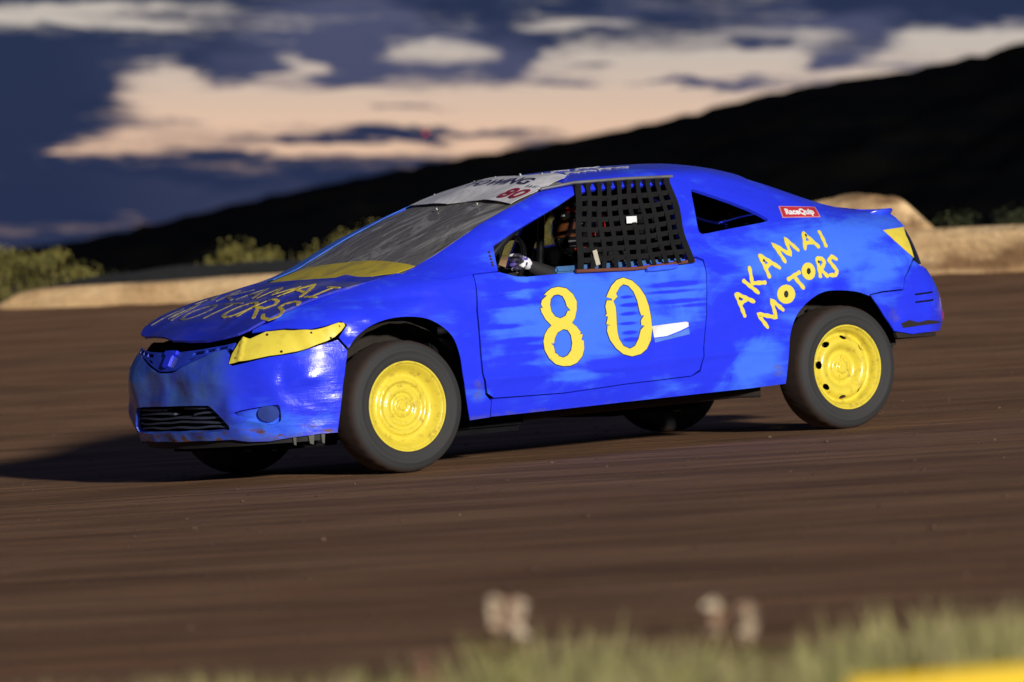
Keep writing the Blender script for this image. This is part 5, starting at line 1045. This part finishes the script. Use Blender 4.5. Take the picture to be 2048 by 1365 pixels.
# ================================================================= FOREGROUND VERGE
r = np.random.default_rng(11); V = []; F = []
def blade(V, F, x, y, z0, h, w, lean, a):
    k = len(V); dx, dy = math.cos(a)*w, math.sin(a)*w; lx, ly = lean
    V += [(x-dx, y-dy, z0), (x+dx, y+dy, z0), (x+dx*.8+lx*.4, y+dy*.8+ly*.4, z0+h*.55), (x-dx*.8+lx*.4, y-dy*.8+ly*.4, z0+h*.55), (x+lx, y+ly, z0+h)]
    F += [(k, k+1, k+2, k+3), (k+3, k+2, k+4)]
tuft = [(r.uniform(-1.5, 1.5), r.uniform(6.9, 8.2), r.uniform(.84, 1.06)) for _ in range(330)] + [(r.uniform(-5, 5), r.uniform(6.4, 8.6), r.uniform(.7, 1.1)) for _ in range(150)]
for L, D, s_ in tuft:
    hb = (.214 + .010*math.sin(L*9 + 1) + .006*math.sin(L*23) - .026*float(sstep((-L - .05)/.4)) - .012*float(sstep((-L - .5)/.2)))*s_
    for _ in range(38):
        l2 = L + r.normal()*.06; d2 = D + r.normal()*.08; p = C2 + FH*d2 + RH*l2
        blade(V, F, p[0], p[1], -.01, hb*(1.03 - .5*r.random()**1.6), r.uniform(.002, .006), (r.normal()*.045, r.normal()*.045), r.uniform(0, 6.28))
ve = mesh('verge_grass', V, F, leafmat('fresh_grass', (.36, .35, .125), (.29, .24, .13)), None, False)
ve['kind'] = 'stuff'; ve['label'] = 'blurred green and straw grass along the near edge of the track'; ve['category'] = 'grass'
PINK = mat('pale_pink_seed_heads', (.50, .38, .30), .8, fn=lambda nt, o, c, b: mixc(nt, smst(nt, noise(nt, o, 30, 2), .42, .58), (.72, .60, .44, 1), (.50, .30, .20, 1)))
STM = mat('straw_stems', (.26, .22, .08), .8)
def weed(L, D, ht, label, seed, lean=0., hn=60, hm=None):
    rr_ = np.random.default_rng(seed); p = C2 + FH*D + RH*L
    t = thing('weed', label, 'weed', (p[0], p[1], 0), 'tall weeds on the near verge')
    heads = []; stems = []; lv = []
    for k in range(2):
        o_ = Vector((RH[0], RH[1], 0))*((k - .5)*.040 + rr_.normal()*.006); top = o_ + Vector((RH[0], RH[1], 0))*lean + Vector((rr_.normal()*.01, rr_.normal()*.01, ht*(1 - .06*(k % 2) - .05*rr_.random())))
        stems.append(tube([o_*.4, o_ + Vector((0, 0, ht*.4)), top], [.004, .003, .002], 5))
        for q_ in range(hn):
            c = top + Vector((rr_.normal()*.0070, rr_.normal()*.0070, -rr_.random()*.062 + .008)); a = Vector(rr_.normal(size=3)).normalized()*.008; b = a.orthogonal()*.6; m_ = len(heads)
            heads.append(([c - a, c + b, c + a, c - b], [(0, 1, 2, 3)]))
        for q_ in range(7):
            z = ht*rr_.uniform(.15, .65); an = rr_.uniform(0, 6.28); d_ = Vector((math.cos(an), math.sin(an), .5))*.07*rr_.uniform(.6, 1.2); b = Vector((-math.sin(an), math.cos(an), 0))*.010; c = o_ + Vector((0, 0, z))
            lv.append(([c, c + d_*.5 + b, c + d_, c + d_*.5 - b], [(0, 1, 2, 3)]))
    mesh('seed_head', *join(heads), hm or PINK, t, smooth=False); mesh('stem', *join(stems), STM, t); mesh('leaf', *join(lv), LF[0], t, smooth=False)
weed(-.05, 7.5, .325, 'weed with pink-white seed heads left of centre on the near verge', 1, .0, 75)
weed(-.13, 7.45, .225, 'short reddish weed leaning left beside the tall pink-white one', 2, -.05, 26, mat('reddish_seed_heads', (.30, .14, .10), .8))
weed(.36, 7.5, .290, 'weed with pale seed heads right of centre on the near verge', 3, .0)
# yellow rail
pr = [C2 + FH*6.0 + RH*l for l in (.445, .80, 1.4, 2.4)]
rl = thing('guard_rail', 'yellow painted rail lying low at the bottom right corner, nearest the viewer', 'rail', (float(pr[0][0]), float(pr[0][1]), 0))
p0 = Vector((pr[0][0], pr[0][1], 0))
zs = [.256, .259, .262, .268]
V, F = tube([Vector((a[0], a[1], z)) - p0 for a, z in zip(pr, zs)], .024, 16); mesh('rail_tube', V, F, mat('yellow_rail_paint', (.85, .55, .01), .4, fn=lambda nt, o, c, b: mixc(nt, smst(nt, noise(nt, o, 7, 4), .4, .7), (.88, .58, .01, 1), (.62, .38, .02, 1))), rl)
for i in (1, 2, 3): mesh('post', *tube([Vector((pr[i][0], pr[i][1], -.05)) - p0, Vector((pr[i][0], pr[i][1], zs[i] - .02)) - p0], .018, 10), STEEL, rl)
